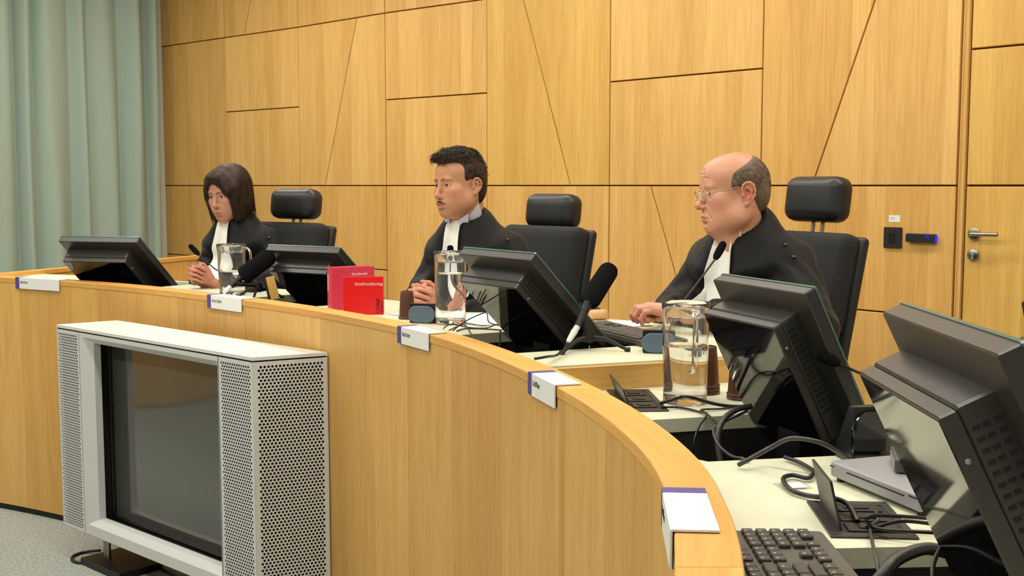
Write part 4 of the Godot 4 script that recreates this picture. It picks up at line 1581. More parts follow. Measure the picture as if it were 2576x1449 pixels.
	var g := thing("gavel", "light wooden gavel head with a black cap lying behind the tripod microphone", "gavel", Vector3(0.283, DESK_Y, -3.70), 0.3)
	mb = MB.new()
	mb.lathe(Transform3D(Basis(Vector3(0, 0, 1), PI / 2), Vector3(0.032, 0.018, 0)), [Vector2(0, 0), Vector2(0.012, 0.0), Vector2(0.0165, 0.004), Vector2(0.0175, 0.02), Vector2(0.0165, 0.05), Vector2(0.015, 0.06), Vector2(0.009, 0.064), Vector2(0, 0.064)], 20)
	part(g, "head", mb.mesh(), M.beech)
	mb = MB.new()
	mb.lathe(at(0.004, 0.0, -0.05), [Vector2(0.03, 0.0), Vector2(0.03, 0.02), Vector2(0.022, 0.034), Vector2(0.0, 0.04)], 20)
	part(g, "black_cap", mb.mesh(), M.rubber, "black rounded cap")
	g = thing("wooden_block", "light wooden block leaning beside the woman's microphone", "block", Vector3(-0.915, DESK_Y, -4.36))
	mb = MB.new()
	var lean := Basis(Vector3(0, 0, 1), 0.22) * Basis(Vector3.UP, 0.25)
	mb.ua = Vector3(1, 0, 0)
	mb.box(Transform3D(lean, lean * Vector3(0, 0.047, 0)), Vector3(0.034, 0.09, 0.02), 0.002)
	part(g, "oak_piece", mb.mesh(), M.oak_front)
	mb = MB.new()
	mb.box(Transform3D(lean, lean * Vector3(-0.0215, 0.047, 0)), Vector3(0.008, 0.088, 0.02), 0.001)
	part(g, "black_side", mb.mesh(), M.rubber)
	g = thing("cable_tag", "small white paper tag in a clear sleeve on the looped cable", "tag", Vector3(0.472, LOW_Y + 0.0006, -1.868), 0.2)
	mb = MB.new()
	mb.box(at(0.006, 0.0022, 0), Vector3(0.03, 0.0008, 0.032))
	part(g, "paper", mb.mesh(), M.paper)
	mb = MB.new()
	mb.box(at(0, 0.0010, 0), Vector3(0.055, 0.0010, 0.044))
	part(g, "clear_sleeve", mb.mesh(), M.clear_pane)
	# cables
	cable([Vector3(0.338, 1.024, -2.558), Vector3(0.370, 1.036, -2.545), Vector3(0.393, 1.050, -2.500), Vector3(0.450, 1.030, -2.53), Vector3(0.494, 1.022, -2.535), Vector3(0.528, 1.022, -2.53)], 0.0042, M.cable, "thick black cable rising from the outlet and passing before the tall jug")
	cable([Vector3(0.338, 1.022, -2.521), Vector3(0.380, 1.019, -2.534), Vector3(0.414, 1.019, -2.489), Vector3(0.426, 1.020, -2.445), Vector3(0.404, 1.007, -2.40), Vector3(0.389, 0.985, -2.37), Vector3(0.381, 0.93, -2.36), Vector3(0.38, 0.83, -2.35)], 0.0024, M.cable, "thin black cable running from the outlet down into the clerk's well")
	cable([Vector3(0.528, 1.019, -2.55), Vector3(0.473, 1.019, -2.521), Vector3(0.423, 1.022, -2.493), Vector3(0.425, 1.025, -2.434), Vector3(0.442, 1.007, -2.390), Vector3(0.472, 0.95, -2.370), Vector3(0.48, 0.83, -2.34)], 0.0022, M.cable, "thin black cable bending over the edge of the clerk's well beside the monitor foot")
	cable([Vector3(0.497, 1.046, -2.36), Vector3(0.441, 1.022, -2.35), Vector3(0.421, 1.009, -2.330), Vector3(0.416, 1.000, -2.240), Vector3(0.418, 1.007, -2.120), Vector3(0.424, 1.0195, -2.05), Vector3(0.43, 1.019, -2.03)], 0.0032, M.cable_grey, "grey cable sagging across the clerk's well")
	cable([Vector3(0.405, 1.0225, -1.99), Vector3(0.423, 1.035, -1.982), Vector3(0.463, 1.051, -2.000), Vector3(0.493, 1.075, -1.970), Vector3(0.537, 1.073, -1.950), Vector3(0.578, 1.050, -1.970), Vector3(0.612, 1.0225, -2.009)], 0.0043, M.cable_grey, "thick grey cable arching above the lower worktop")
	cable([Vector3(0.502, 1.0225, -2.048), Vector3(0.518, 1.0225, -2.009), Vector3(0.526, 1.0235, -1.944), Vector3(0.519, 1.0235, -1.917), Vector3(0.504, 1.0225, -1.898), Vector3(0.483, 1.0225, -1.918), Vector3(0.461, 1.0225, -1.890), Vector3(0.458, 1.0225, -1.822), Vector3(0.480, 1.0225, -1.785), Vector3(0.498, 1.035, -1.73), Vector3(0.513, 1.035, -1.700), Vector3(0.516, 1.026, -1.670), Vector3(0.515, 1.0215, -1.65)], 0.0041, M.cable, "thick black cable looped round the white tag")
	cable([Vector3(0.64, 1.030, -1.63), Vector3(0.559, 1.039, -1.620), Vector3(0.518, 1.045, -1.600), Vector3(0.512, 1.038, -1.598), Vector3(0.521, 1.030, -1.595), Vector3(0.540, 1.030, -1.580), Vector3(0.600, 1.034, -1.555)], 0.003, M.cable, "black cable curling over the outlet beside the disc drive")
	cable([Vector3(0.558, 1.0215, -1.70), Vector3(0.545, 1.029, -1.650), Vector3(0.537, 1.028, -1.630), Vector3(0.518, 1.027, -1.600), Vector3(0.491, 1.029, -1.500), Vector3(0.478, 1.020, -1.440), Vector3(0.472, 0.97, -1.42), Vector3(0.47, 0.83, -1.41)], 0.0026, M.cable_grey, "thin grey cable leaving the outlet and dropping into the near well")
	cable([Vector3(0.63, 1.030, -1.60), Vector3(0.570, 1.036, -1.605), Vector3(0.544, 1.032, -1.605), Vector3(0.533, 1.026, -1.61), Vector3(0.52, 1.0215, -1.625)], 0.003, M.cable, "short black cable plugged into the outlet beside the disc drive")
	cable([Vector3(-0.179, 1.085, -3.38), Vector3(-0.142, 1.110, -3.41), Vector3(-0.094, 1.132, -3.420), Vector3(-0.076, 1.134, -3.420), Vector3(-0.069, 1.110, -3.390), Vector3(-0.031, 1.100, -3.38)], 0.0019, M.cable, "thin black cable rising behind the middle monitor")
	cable([Vector3(-0.191, 1.083, -3.412), Vector3(-0.157, 1.095, -3.44), Vector3(-0.140, 1.098, -3.40), Vector3(-0.118, 1.086, -3.28), Vector3(-0.095, 1.05, -3.20), Vector3(-0.07, 0.95, -3.15), Vector3(-0.06, 0.89, -3.1)], 0.0021, M.cable, "thin black cable bending down into the middle well")
	cable([Vector3(-0.211, 1.083, -3.45), Vector3(-0.186, 1.098, -3.44), Vector3(-0.135, 1.083, -3.48), Vector3(-0.078, 1.083, -3.47), Vector3(-0.045, 1.095, -3.46), Vector3(-0.02, 1.09, -3.44)], 0.0019, M.cable, "thin black cable lying beside the foot of the middle jug")
	cable([Vector3(-0.166, 1.083, -3.393), Vector3(-0.139, 1.083, -3.45), Vector3(-0.040, 1.083, -3.42), Vector3(-0.036, 1.083, -3.33), Vector3(-0.035, 1.02, -3.25), Vector3(-0.035, 0.89, -3.2)], 0.0022, M.cable, "thin black cable going over the worktop edge at the middle well")
	cable([Vector3(0.147, 1.108, -2.96), Vector3(0.133, 1.098, -2.90), Vector3(0.112, 1.092, -2.84), Vector3(0.085, 1.1045, -2.735), Vector3(0.055, 1.1045, -2.704)], 0.0035, M.cable, "black cable of the tripod microphone reaching the bench rim")
	cable([Vector3(0.570, 1.043, -1.44), Vector3(0.535, 1.052, -1.43), Vector3(0.490, 1.052, -1.395), Vector3(0.460, 1.045, -1.36), Vector3(0.43, 1.02, -1.325), Vector3(0.44, 0.95, -1.29), Vector3(0.45, 0.83, -1.28)], 0.0085, M.cable_grey, "fat grey corrugated cable sleeve hanging under the near monitor")
	cable([Vector3(0.505, 1.056, -2.36), Vector3(0.472, 1.052, -2.345), Vector3(0.441, 1.035, -2.325), Vector3(0.424, 1.0, -2.30), Vector3(0.43, 0.93, -2.27), Vector3(0.44, 0.83, -2.25)], 0.0065, M.cable_grey, "fat grey cable sleeve hanging under the monitor by the tall jug")
	cable([Vector3(0.535, 1.075, -1.375), Vector3(0.510, 1.065, -1.335), Vector3(0.500, 1.045, -1.31), Vector3(0.49, 0.99, -1.29), Vector3(0.49, 0.83, -1.28)], 0.003, M.cable_grey, "grey cable hanging straight down below the near monitor")
	# fixtures on the oak wall
	var d6: Vector2 = (W[7] - W[6]).normalized()
	var x6 := frame(Vector3(W[6].x, 0, W[6].y), Vector3(d6.x, 0, d6.y))
	g = thing("light_switch", "black square switch plate on the oak wall beside the card reader", "switch")
	g.transform = x6 * at(0.7115, 1.293, 0.022)
	mb = MB.new()
	mb.box(at(0, 0, 0.005), Vector3(0.085, 0.091, 0.01), 0.002)
	part(g, "plate", mb.mesh(), M.switch_black)
	mb = MB.new()
	mb.box(at(-0.004, -0.001, 0.0115), Vector3(0.028, 0.044, 0.004), 0.001)
	part(g, "rocker", mb.mesh(), M.unit_dark)
	for y in [0.016, -0.004]:
		mb = MB.new()
		mb.lathe(Transform3D(Basis(Vector3.RIGHT, PI / 2), Vector3(-0.018, y, 0.0105)), [Vector2(0, 0.0022), Vector2(0.0022, 0.0015), Vector2(0.0026, 0)], 10)
		part(g, "screw", mb.mesh(), M.chrome)
	g = thing("wall_sticker", "small white sticker on the oak wall above the black switch", "sticker")
	g.transform = x6 * at(0.7145, 1.376, 0.022)
	mb = MB.new()
	mb.box(at(0, 0, 0.0006), Vector3(0.054, 0.03, 0.001))
	part(g, "label_sheet", mb.mesh(), M.card_white)
	mb = MB.new()
	for y in [0.004, -0.003]:
		mb.box(at(-0.009, y, 0.0012), Vector3(0.022, 0.002, 0.0003))
	part(g, "print", mb.mesh(), M.silver_plastic)
	g = thing("card_reader", "flat black card reader with a blue light at its end on the oak wall", "card reader")
	g.transform = x6 * at(0.849, 1.296, 0.022)
	mb = MB.new()
	mb.box(at(0, 0, 0.013), Vector3(0.135, 0.037, 0.026), 0.004)
	part(g, "case", mb.mesh(), M.switch_black)
	var bl := mat("blue_led", Color(0.05, 0.05, 0.6), 0.3)
	bl.emission_enabled = true
	bl.emission = Color(0.08, 0.08, 1.0)
	bl.emission_energy_multiplier = 1.2
	mb = MB.new()
	mb.box(at(0.068, -0.001, 0.013), Vector3(0.003, 0.03, 0.018), 0.001)
	mb.box(at(0.036, 0.008, 0.0262), Vector3(0.014, 0.01, 0.001))
	part(g, "blue_light", mb.mesh(), bl, "blue indicator light")

# ------------------------------------------------------------------ chairs
func chair(head: Vector3, phi: float, head_y: float, label: String) -> void:
	# phi: degrees the chair is turned from the -X direction towards the room
	var a := deg_to_rad(phi)
	var fwd := Vector3(-cos(a), 0, sin(a))
	var base := head - Vector3(0, head.y, 0) + fwd * 0.33
	base.y = PODIUM
	var t := thing("office_chair", label, "chair", base, atan2(fwd.x, fwd.z))
	var hy := head.y - PODIUM
	var mb := MB.new()
	rbox(mb, Transform3D(Basis(Vector3.RIGHT, -0.12), Vector3(0, hy, -0.33)), Vector3(0.275, head_y, 0.105), 0.042, 12, Vector3(0.004, 0.0, 0.006))
	part(t, "headrest", mb.mesh(), M.leather, "rounded black leather headrest")
	mb = MB.new()
	for sx in [-0.024, 0.024]:
		mb.tube([Vector3(sx, hy - 0.02, -0.345), Vector3(sx, 0.95, -0.315)], 0.0075, 10)
	part(t, "headrest_post", mb.mesh(), M.steel, "steel headrest post")
	var tilt := Basis(Vector3.RIGHT, -0.21)
	var bx := Transform3D(tilt, Vector3(0, 0.745, -0.245))
	mb = MB.new()
	rbox(mb, bx * at(0, 0.13, 0.02), Vector3(0.465, 0.36, 0.085), 0.032, 12, Vector3(0, 0, 0.012))
	rbox(mb, bx * at(0, -0.19, 0.02), Vector3(0.465, 0.28, 0.09), 0.034, 12, Vector3(0, 0, 0.016))
	part(t, "backrest", mb.mesh(), M.chair_fabric, "tall black padded backrest")
	mb = MB.new()
	rbox(mb, bx * at(0, -0.012, -0.028), Vector3(0.49, 0.64, 0.04), 0.018, 10)
	part(t, "back_shell", mb.mesh(), M.leather)
	mb = MB.new()
	rbox(mb, at(0, 0.45, 0.03), Vector3(0.5, 0.1, 0.5), 0.045, 10, Vector3(0, 0.012, 0))
	part(t, "seat", mb.mesh(), M.chair_fabric)
	for sx in [-1.0, 1.0]:
		mb = MB.new()
		mb.tube(catmull([Vector3(sx * 0.26, 0.44, -0.02), Vector3(sx * 0.285, 0.5, -0.02), Vector3(sx * 0.285, 0.6, -0.02)], 3), 0.016, 8)
		rbox(mb, at(sx * 0.285, 0.615, 0.0), Vector3(0.07, 0.03, 0.22), 0.014, 6)
		part(t, "armrest", mb.mesh(), M.chair_shell)
	mb = MB.new()
	mb.tube([Vector3(0, 0.40, 0), Vector3(0, 0.09, 0)], 0.03, 14)
	part(t, "gas_column", mb.mesh(), M.chair_shell)
	for k in 5:
		mb = MB.new()
		var an := TAU * k / 5.0
		mb.tube([Vector3(0, 0.1, 0), Vector3(cos(an) * 0.28, 0.07, sin(an) * 0.28)], [0.028, 0.016], 8)
		mb.tube([Vector3(cos(an) * 0.28 - sin(an) * 0.02, 0.03, sin(an) * 0.28 + cos(an) * 0.02), Vector3(cos(an) * 0.28 + sin(an) * 0.02, 0.03, sin(an) * 0.28 - cos(an) * 0.02)], 0.0285, 12)
		part(t, "base_arm", mb.mesh(), M.chair_shell)

func make_chairs() -> void:
	chair(Vector3(1.114, 1.470, -4.14), 28.0, 0.165, "black high-backed office chair with raised headrest behind the bald man")
	chair(Vector3(0.173, 1.413, -4.75), 41.0, 0.145, "black high-backed office chair with headrest behind the man with the moustache")
	chair(Vector3(-0.988, 1.436, -5.2), 54.0, 0.138, "black high-backed office chair with headrest behind the woman")

# ------------------------------------------------------------------ distance fields meshed as surface nets
class Net:
	var V := PackedVector3Array()
	var N := PackedVector3Array()
	var C := PackedColorArray()
	var I := PackedInt32Array()

	func mesh() -> ArrayMesh:
		var a := []
		a.resize(Mesh.ARRAY_MAX)
		a[Mesh.ARRAY_VERTEX] = V
		a[Mesh.ARRAY_NORMAL] = N
		a[Mesh.ARRAY_COLOR] = C
		a[Mesh.ARRAY_INDEX] = I
		var am := ArrayMesh.new()
		am.add_surface_from_arrays(Mesh.PRIMITIVE_TRIANGLES, a)
		return am

	func absorb(o: Net, xf: Transform3D) -> void:
		var b := V.size()
		for i in o.V.size():
			V.append(xf * o.V[i])
			N.append((xf.basis * o.N[i]).normalized())
		C.append_array(o.C)
		for i in o.I:
			I.append(i + b)

	func absorb_mb(o: MB, xf: Transform3D, col: Color) -> void:
		var b := V.size()
		for i in o.v.size():
			V.append(xf * o.v[i])
			N.append((xf.basis * o.n[i]).normalized())
			C.append(o.c[i] if o.colored else col)
			I.append(b + i)

class Field:
	# primitives, evaluated in order: tapered capsules and ellipsoids, added or taken away with a smooth join
	var kind := PackedByteArray()
	var sub := PackedByteArray()
	var A := PackedVector3Array()
	var AB := PackedVector3Array()
	var inv := PackedFloat32Array()
	var ra := PackedFloat32Array()
	var rb := PackedFloat32Array()
	var K := PackedFloat32Array()
	var R := PackedVector3Array()
	var Bx: Array[Basis] = []
	var amp := PackedFloat32Array()
	var frq := PackedFloat32Array()
	var U := PackedVector3Array()
	var Wv := PackedVector3Array()
	var ph := PackedFloat32Array()
	var paints := []
	var base := Color.WHITE

	func cap(a: Vector3, b: Vector3, r0: float, r1: float, k := 0.01, s := 0, ripple := 0.0, freq := 0.0, phase := 0.0) -> void:
		kind.append(0)
		sub.append(s)
		A.append(a)
		AB.append(b - a)
		inv.append(1.0 / maxf((b - a).length_squared(), 1e-9))
		ra.append(r0)
		rb.append(r1)
		K.append(k)
		R.append(Vector3.ZERO)
		Bx.append(Basis())
		amp.append(ripple)
		frq.append(freq)
		ph.append(phase)
		var d := (b - a).normalized()
		var u := d.cross(Vector3(0.3, 0.2, 0.93)).normalized()
		U.append(u)
		Wv.append(d.cross(u))

	func ell(c: Vector3, r: Vector3, k := 0.01, s := 0, b := Basis()) -> void:
		kind.append(1)
		sub.append(s)
		A.append(c)
		AB.append(Vector3.ZERO)
		inv.append(0.0)
		ra.append(0)
		rb.append(0)
		K.append(k)
		R.append(r)
		Bx.append(b.transposed())
		amp.append(0)
		frq.append(0)
		ph.append(0)
		U.append(Vector3.ZERO)
		Wv.append(Vector3.ZERO)

	func pair(c: Vector3, r: Vector3, k := 0.01, s := 0) -> void:
		ell(c, r, k, s)
		ell(Vector3(-c.x, c.y, c.z), r, k, s)

	func pcap(a: Vector3, b: Vector3, r0: float, r1: float, k := 0.01, s := 0) -> void:
		cap(a, b, r0, r1, k, s)
		cap(Vector3(-a.x, a.y, a.z), Vector3(-b.x, b.y, b.z), r0, r1, k, s)

	func chain(p: Array, r: Array, k: float) -> void:
		for i in p.size() - 1:
			cap(p[i], p[i + 1], r[i], r[i + 1], k if i == 0 else 0.004)

	func paint(c: Vector3, r: Vector3, col: Color, strength := 1.0, soft := 0.5) -> void:
		paints.append([c, r, col.srgb_to_linear(), strength, soft])

	func ppaint(c: Vector3, r: Vector3, col: Color, strength := 1.0, soft := 0.5) -> void:
		paint(c, r, col, strength, soft)
		paint(Vector3(-c.x, c.y, c.z), r, col, strength, soft)

	func one(i: int, p: Vector3) -> float:
		if kind[i] == 0:
			var pa := p - A[i]
			var ab := AB[i]
			var h := clampf(pa.dot(ab) * inv[i], 0.0, 1.0)
			var q := pa - ab * h
			var d := q.length() - lerpf(ra[i], rb[i], h)
			if amp[i] > 0.0:
				var an := atan2(q.dot(Wv[i]), q.dot(U[i]))
				d += amp[i] * sin(an * frq[i] + ph[i] + h * 4.0 + 1.7 * sin(h * 7.0 + an))
			return d
		var e: Vector3 = Bx[i] * (p - A[i])
		var r := R[i]
		var k0 := (e / r).length()
		var k1 := (e / (r * r)).length()
		if k1 < 1e-6:
			return -minf(r.x, minf(r.y, r.z))
		return k0 * (k0 - 1.0) / k1

	func at(p: Vector3, list: PackedInt32Array) -> float:
		var d := 1.0
		for i in list:
			var e: float
			if kind[i] == 0 and amp[i] == 0.0:
				var pa := p - A[i]
				var ab := AB[i]
				var t := clampf(pa.dot(ab) * inv[i], 0.0, 1.0)
				e = (pa - ab * t).length() - lerpf(ra[i], rb[i], t)
			else:
				e = one(i, p)
			var k := K[i]
			if sub[i] == 0:
				var h := maxf(k - absf(d - e), 0.0) / k
				d = minf(d, e) - h * h * k * 0.25
			else:
				e = -e
				var h := maxf(k - absf(d - e), 0.0) / k
				d = maxf(d, e) + h * h * k * 0.25
		return d

	func every() -> PackedInt32Array:
		return PackedInt32Array(range(kind.size()))

	func colour(p: Vector3) -> Color:
		var c := base
		for e in paints:
			var q: float = ((p - e[0]) / e[1]).length()
			if q < 1.0:
				c = c.lerp(e[2], e[3] * smoothstep(1.0, 1.0 - e[4], q))
		return c

	func net(lo: Vector3, hi: Vector3, h: float) -> Net:
		var B := 6
		var nb := Vector3i(int(ceil((hi.x - lo.x) / (h * B))), int(ceil((hi.y - lo.y) / (h * B))), int(ceil((hi.z - lo.z) / (h * B))))
		var nx := nb.x * B + 1
		var ny := nb.y * B + 1
		var nz := nb.z * B + 1
		var g := PackedFloat32Array()
		g.resize(nx * ny * nz)
		g.fill(9.0)
		var cellv := PackedInt32Array()
		cellv.resize(nx * ny * nz)
		cellv.fill(-1)
		var half := h * B * 0.5
		var diag := half * 1.7321
		var full := every()
		var cnt := full.size()
		var act := []
		for bz in nb.z:
			for by in nb.y:
				for bx in nb.x:
					var c := lo + Vector3(bx * B + B * 0.5, by * B + B * 0.5, bz * B + B * 0.5) * h
					var ds := PackedFloat32Array()
					ds.resize(cnt)
					var d := 1.0
					var dm := 1e9
					for i in cnt:
						var e := one(i, c)
						ds[i] = e
						var k := K[i]
						if sub[i] == 0:
							dm = minf(dm, e)
							var s := maxf(k - absf(d - e), 0.0) / k
							d = minf(d, e) - s * s * k * 0.25
						else:
							var s := maxf(k - absf(d + e), 0.0) / k
							d = maxf(d, -e) + s * s * k * 0.25
					if absf(d) > diag * 1.15 + 0.002:
						if d < 0.0:
							for z in range(bz * B, bz * B + B + 1):
								for y in range(by * B, by * B + B + 1):
									var o := (z * ny + y) * nx + bx * B
									for x in B + 1:
										g[o + x] = -9.0
						continue
					var list := PackedInt32Array()
					for i in cnt:
						if sub[i] == 0:
							if ds[i] < dm + 1.5 * diag + K[i]:
								list.append(i)
						elif ds[i] < 1.2 * diag + K[i]:
							list.append(i)
					act.append([bx, by, bz, list])
		for b in act:
			var list: PackedInt32Array = b[3]
			for z in range(b[2] * B, b[2] * B + B + 1):
				for y in range(b[1] * B, b[1] * B + B + 1):
					var o: int = (z * ny + y) * nx
					for x in range(b[0] * B, b[0] * B + B + 1):
						if absf(g[o + x]) == 9.0:
							g[o + x] = at(lo + Vector3(x, y, z) * h, list)
		var out := Net.new()
		var sx := 1
		var sy := nx
		var sz := nx * ny
		var offs := PackedInt32Array([0, sx, sy, sx + sy, sz, sx + sz, sy + sz, sx + sy + sz])
		var cor: Array[Vector3] = [Vector3(0, 0, 0), Vector3(1, 0, 0), Vector3(0, 1, 0), Vector3(1, 1, 0), Vector3(0, 0, 1), Vector3(1, 0, 1), Vector3(0, 1, 1), Vector3(1, 1, 1)]
		var ed := PackedInt32Array([0, 1, 2, 3, 4, 5, 6, 7, 0, 2, 1, 3, 4, 6, 5, 7, 0, 4, 1, 5, 2, 6, 3, 7])
		for b in act:
			for z in range(b[2] * B, b[2] * B + B):
				for y in range(b[1] * B, b[1] * B + B):
					for x in range(b[0] * B, b[0] * B + B):
						var o: int = z * sz + y * sy + x
						var m := 0
						for k in 8:
							if g[o + offs[k]] < 0.0:
								m |= 1 << k
						if m == 0 or m == 255:
							continue
						var s := Vector3.ZERO
						var c := 0
						for k in 12:
							var p := ed[2 * k]
							var q := ed[2 * k + 1]
							if ((m >> p) & 1) != ((m >> q) & 1):
								var gp := g[o + offs[p]]
								var gq := g[o + offs[q]]
								s += cor[p].lerp(cor[q], gp / (gp - gq))
								c += 1
						cellv[o] = out.V.size()
						out.V.append(lo + (Vector3(x, y, z) + s / c) * h)
		out.N.resize(out.V.size())
		for b in act:
			for z in range(b[2] * B, b[2] * B + B):
				for y in range(b[1] * B, b[1] * B + B):
					for x in range(b[0] * B, b[0] * B + B):
						var o: int = z * sz + y * sy + x
						var g0 := g[o] < 0.0
						for ax in 3:
							var st := sx if ax == 0 else (sy if ax == 1 else sz)
							if g0 == (g[o + st] < 0.0):
								continue
							var s1 := sy if ax == 0 else (sz if ax == 1 else sx)
							var s2 := sz if ax == 0 else (sx if ax == 1 else sy)
							if o - s1 - s2 < 0:
								continue
							var v0 := cellv[o - s1 - s2]
							var v1 := cellv[o - s2]
							var v2 := cellv[o]
							var v3 := cellv[o - s1]
							if v0 < 0 or v1 < 0 or v2 < 0 or v3 < 0:
								continue
							if g0:
								var t := v1
								v1 = v3
								v3 = t
							# front faces run clockwise
							out.I.append_array(PackedInt32Array([v0, v1, v2, v0, v2, v3]))
							var fn := (out.V[v2] - out.V[v0]).cross(out.V[v3] - out.V[v1])
							out.N[v0] += fn
							out.N[v1] += fn
							out.N[v2] += fn
							out.N[v3] += fn
		var flip := 0.0
		for i in mini(out.V.size(), 400):
			var q := out.V[i]
			var nn := out.N[i].normalized()
			flip += at(q + nn * h, full) - at(q - nn * h, full)
		for i in out.V.size():
			out.N[i] = out.N[i].normalized() * (1.0 if flip >= 0.0 else -1.0)
			out.C.append(colour(out.V[i]))
		# make the winding agree with the normals (clockwise seen from outside)
		if out.I.size() >= 3:
			var bal := 0.0
			for t in range(0, mini(out.I.size(), 900), 3):
				var a := out.V[out.I[t]]
				bal += (out.V[out.I[t + 1]] - a).cross(out.V[out.I[t + 2]] - a).dot(out.N[out.I[t]])
			if bal > 0.0:
				for t in range(0, out.I.size(), 3):
					var w := out.I[t + 1]
					out.I[t + 1] = out.I[t + 2]
					out.I[t + 2] = w
		return out

# ------------------------------------------------------------------ people
func head_field(o: Dictionary, neck: Vector3) -> Field:
	# head coordinates: origin between the ears at eye height, +Z forward, +X the person's left, +Y up
	var f := Field.new()
	var fat: float = o.get("fat", 0.0)
	var fem: float = o.get("fem", 0.0)
	var nose: float = o.get("nose", 1.0)
	f.base = Color(o.skin).srgb_to_linear()
	f.ell(Vector3(0, 0.036, -0.016), Vector3(0.0755, 0.082, 0.098), 0.01)
	f.ell(Vector3(0, 0.046, 0.044), Vector3(0.060, 0.050, 0.048), 0.03)
	f.ell(Vector3(0, -0.034, 0.026), Vector3(0.060 - 0.004 * fem, 0.080, 0.064), 0.03)
	f.pcap(Vector3(0.053, -0.042, -0.012), Vector3(0.046 - 0.003 * fem + 0.008 * fat, -0.066 - 0.012 * fat, 0.008), 0.020, 0.019 + 0.006 * fat, 0.035)
	f.pcap(Vector3(0.046 - 0.003 * fem + 0.008 * fat, -0.066 - 0.012 * fat, 0.008), Vector3(0.018, -0.104, 0.062), 0.019 + 0.006 * fat, 0.0165, 0.035)
	f.ell(Vector3(0, -0.104, 0.070), Vector3(0.021, 0.017, 0.017), 0.018)
	f.cap(Vector3(-0.034, 0.017, 0.079), Vector3(0.034, 0.017, 0.079), 0.0115, 0.0115, 0.016)
	f.pair(Vector3(0.044, -0.022, 0.060), Vector3(0.021, 0.018, 0.021), 0.022)
	f.pair(Vector3(0.037, -0.056, 0.050), Vector3(0.024 + 0.004 * fat, 0.030, 0.024), 0.040)
	f.ell(Vector3(0, -0.070, 0.074), Vector3(0.032, 0.028, 0.0245), 0.018)
	if fat > 0.0:
		f.cap(Vector3(0, -0.098, 0.046), Vector3(0, -0.150, -0.002), 0.036, 0.056, 0.03)
		f.pair(Vector3(0.044, -0.086, 0.030), Vector3(0.026, 0.028, 0.034), 0.025)
	else:
		f.cap(Vector3(0, -0.090, 0.042), Vector3(0, -0.120, -0.014), 0.022, 0.038, 0.03)
	f.cap(Vector3(0, -0.060, -0.026), neck, 0.049 + 0.010 * fat - 0.006 * fem, 0.054 + 0.006 * fat - 0.006 * fem, 0.03)
	# eye sockets, lids
	f.pair(Vector3(0.0315, -0.001, 0.0985), Vector3(0.0185, 0.0115, 0.0150), 0.012, 1)
	f.pair(Vector3(0.0315, -0.001, 0.0735), Vector3(0.0150, 0.0138, 0.0140), 0.006)
	f.pcap(Vector3(0.018, 0.0045, 0.0835), Vector3(0.044, 0.0045, 0.0785), 0.0040, 0.0036, 0.006)
	f.pair(Vector3(0.0315, -0.0016, 0.0905), Vector3(0.0135, o.get("lid", 0.0042), 0.0110), 0.0025, 1)
	# nose
	f.cap(Vector3(0, 0.010, 0.0855), Vector3(0, -0.034, 0.0855 + 0.022 * nose), 0.0075, 0.0090, 0.012)
	f.ell(Vector3(0, -0.040, 0.0865 + 0.022 * nose), Vector3(0.0115, 0.0105, 0.0115), 0.008)
	f.pair(Vector3(0.0120, -0.0440, 0.0830 + 0.012 * nose), Vector3(0.0072, 0.0078, 0.0105), 0.006)
	f.pair(Vector3(0.0062, -0.0520, 0.0855 + 0.015 * nose), Vector3(0.0036, 0.0030, 0.0058), 0.003, 1)
	# mouth
	f.pcap(Vector3(0.0, -0.0705, 0.0990), Vector3(0.0225, -0.0755, 0.0890), 0.0050, 0.0030, 0.006)
	f.pcap(Vector3(0.0, -0.0830, 0.0975), Vector3(0.0205, -0.0800, 0.0890), 0.0062, 0.0034, 0.006)
	var gape: float = o.get("gape", 0.0)
	f.pcap(Vector3(0.0, -0.0768, 0.1035), Vector3(0.0240, -0.0780, 0.0915), 0.0016 + gape, 0.0012, 0.0025, 1)
	f.cap(Vector3(-0.012, -0.0935, 0.0945), Vector3(0.012, -0.0935, 0.0945), 0.0040, 0.0040, 0.008, 1)
	if fat > 0.0:
		f.pcap(Vector3(0.0165, -0.047, 0.0985), Vector3(0.0330, -0.079, 0.0850), 0.0022, 0.0022, 0.007, 1)
		for yy in [0.045, 0.056, 0.067]:
			f.pcap(Vector3(0.004, yy + 0.002, 0.0975 - (yy - 0.045) * 0.5), Vector3(0.034, yy - 0.001, 0.0840 - (yy - 0.045) * 0.5), 0.0010, 0.0008, 0.006, 1)
		f.pcap(Vector3(0.020, -0.0145, 0.0885), Vector3(0.042, -0.017, 0.0790), 0.0018, 0.0015, 0.005, 1)
	# ears
	var e: float = o.get("ear", 1.0)
	for sgn in [1.0, -1.0]:
		var q := func(y: float, z: float, x: float) -> Vector3: return Vector3(sgn * (0.0745 + x), -0.010 + y * e, -0.014 + z * e)
		f.ell(q.call(0.004, -0.003, 0.003), Vector3(0.0062, 0.0270 * e, 0.0165 * e), 0.006, 0, Basis(Vector3.RIGHT, -0.25))
		f.ell(q.call(0.001, -0.001, 0.0155), Vector3(0.0115, 0.0170 * e, 0.0105 * e), 0.004, 1)
		var hel := [q.call(-0.001, 0.009, 0.003), q.call(0.012, 0.0135, 0.0055), q.call(0.0235, 0.0105, 0.0085), q.call(0.0300, 0.0020, 0.0105), q.call(0.0290, -0.0085, 0.0130), q.call(0.0210, -0.0165, 0.0150), q.call(0.0085, -0.0200, 0.0155), q.call(-0.0050, -0.0180, 0.0135), q.call(-0.0165, -0.0115, 0.0100), q.call(-0.0240, -0.0030, 0.0070), q.call(-0.0270, 0.0045, 0.0045)]
		for k in hel.size() - 1:
			f.cap(hel[k], hel[k + 1], 0.0034, 0.0034 if k < 7 else 0.0042, 0.003)
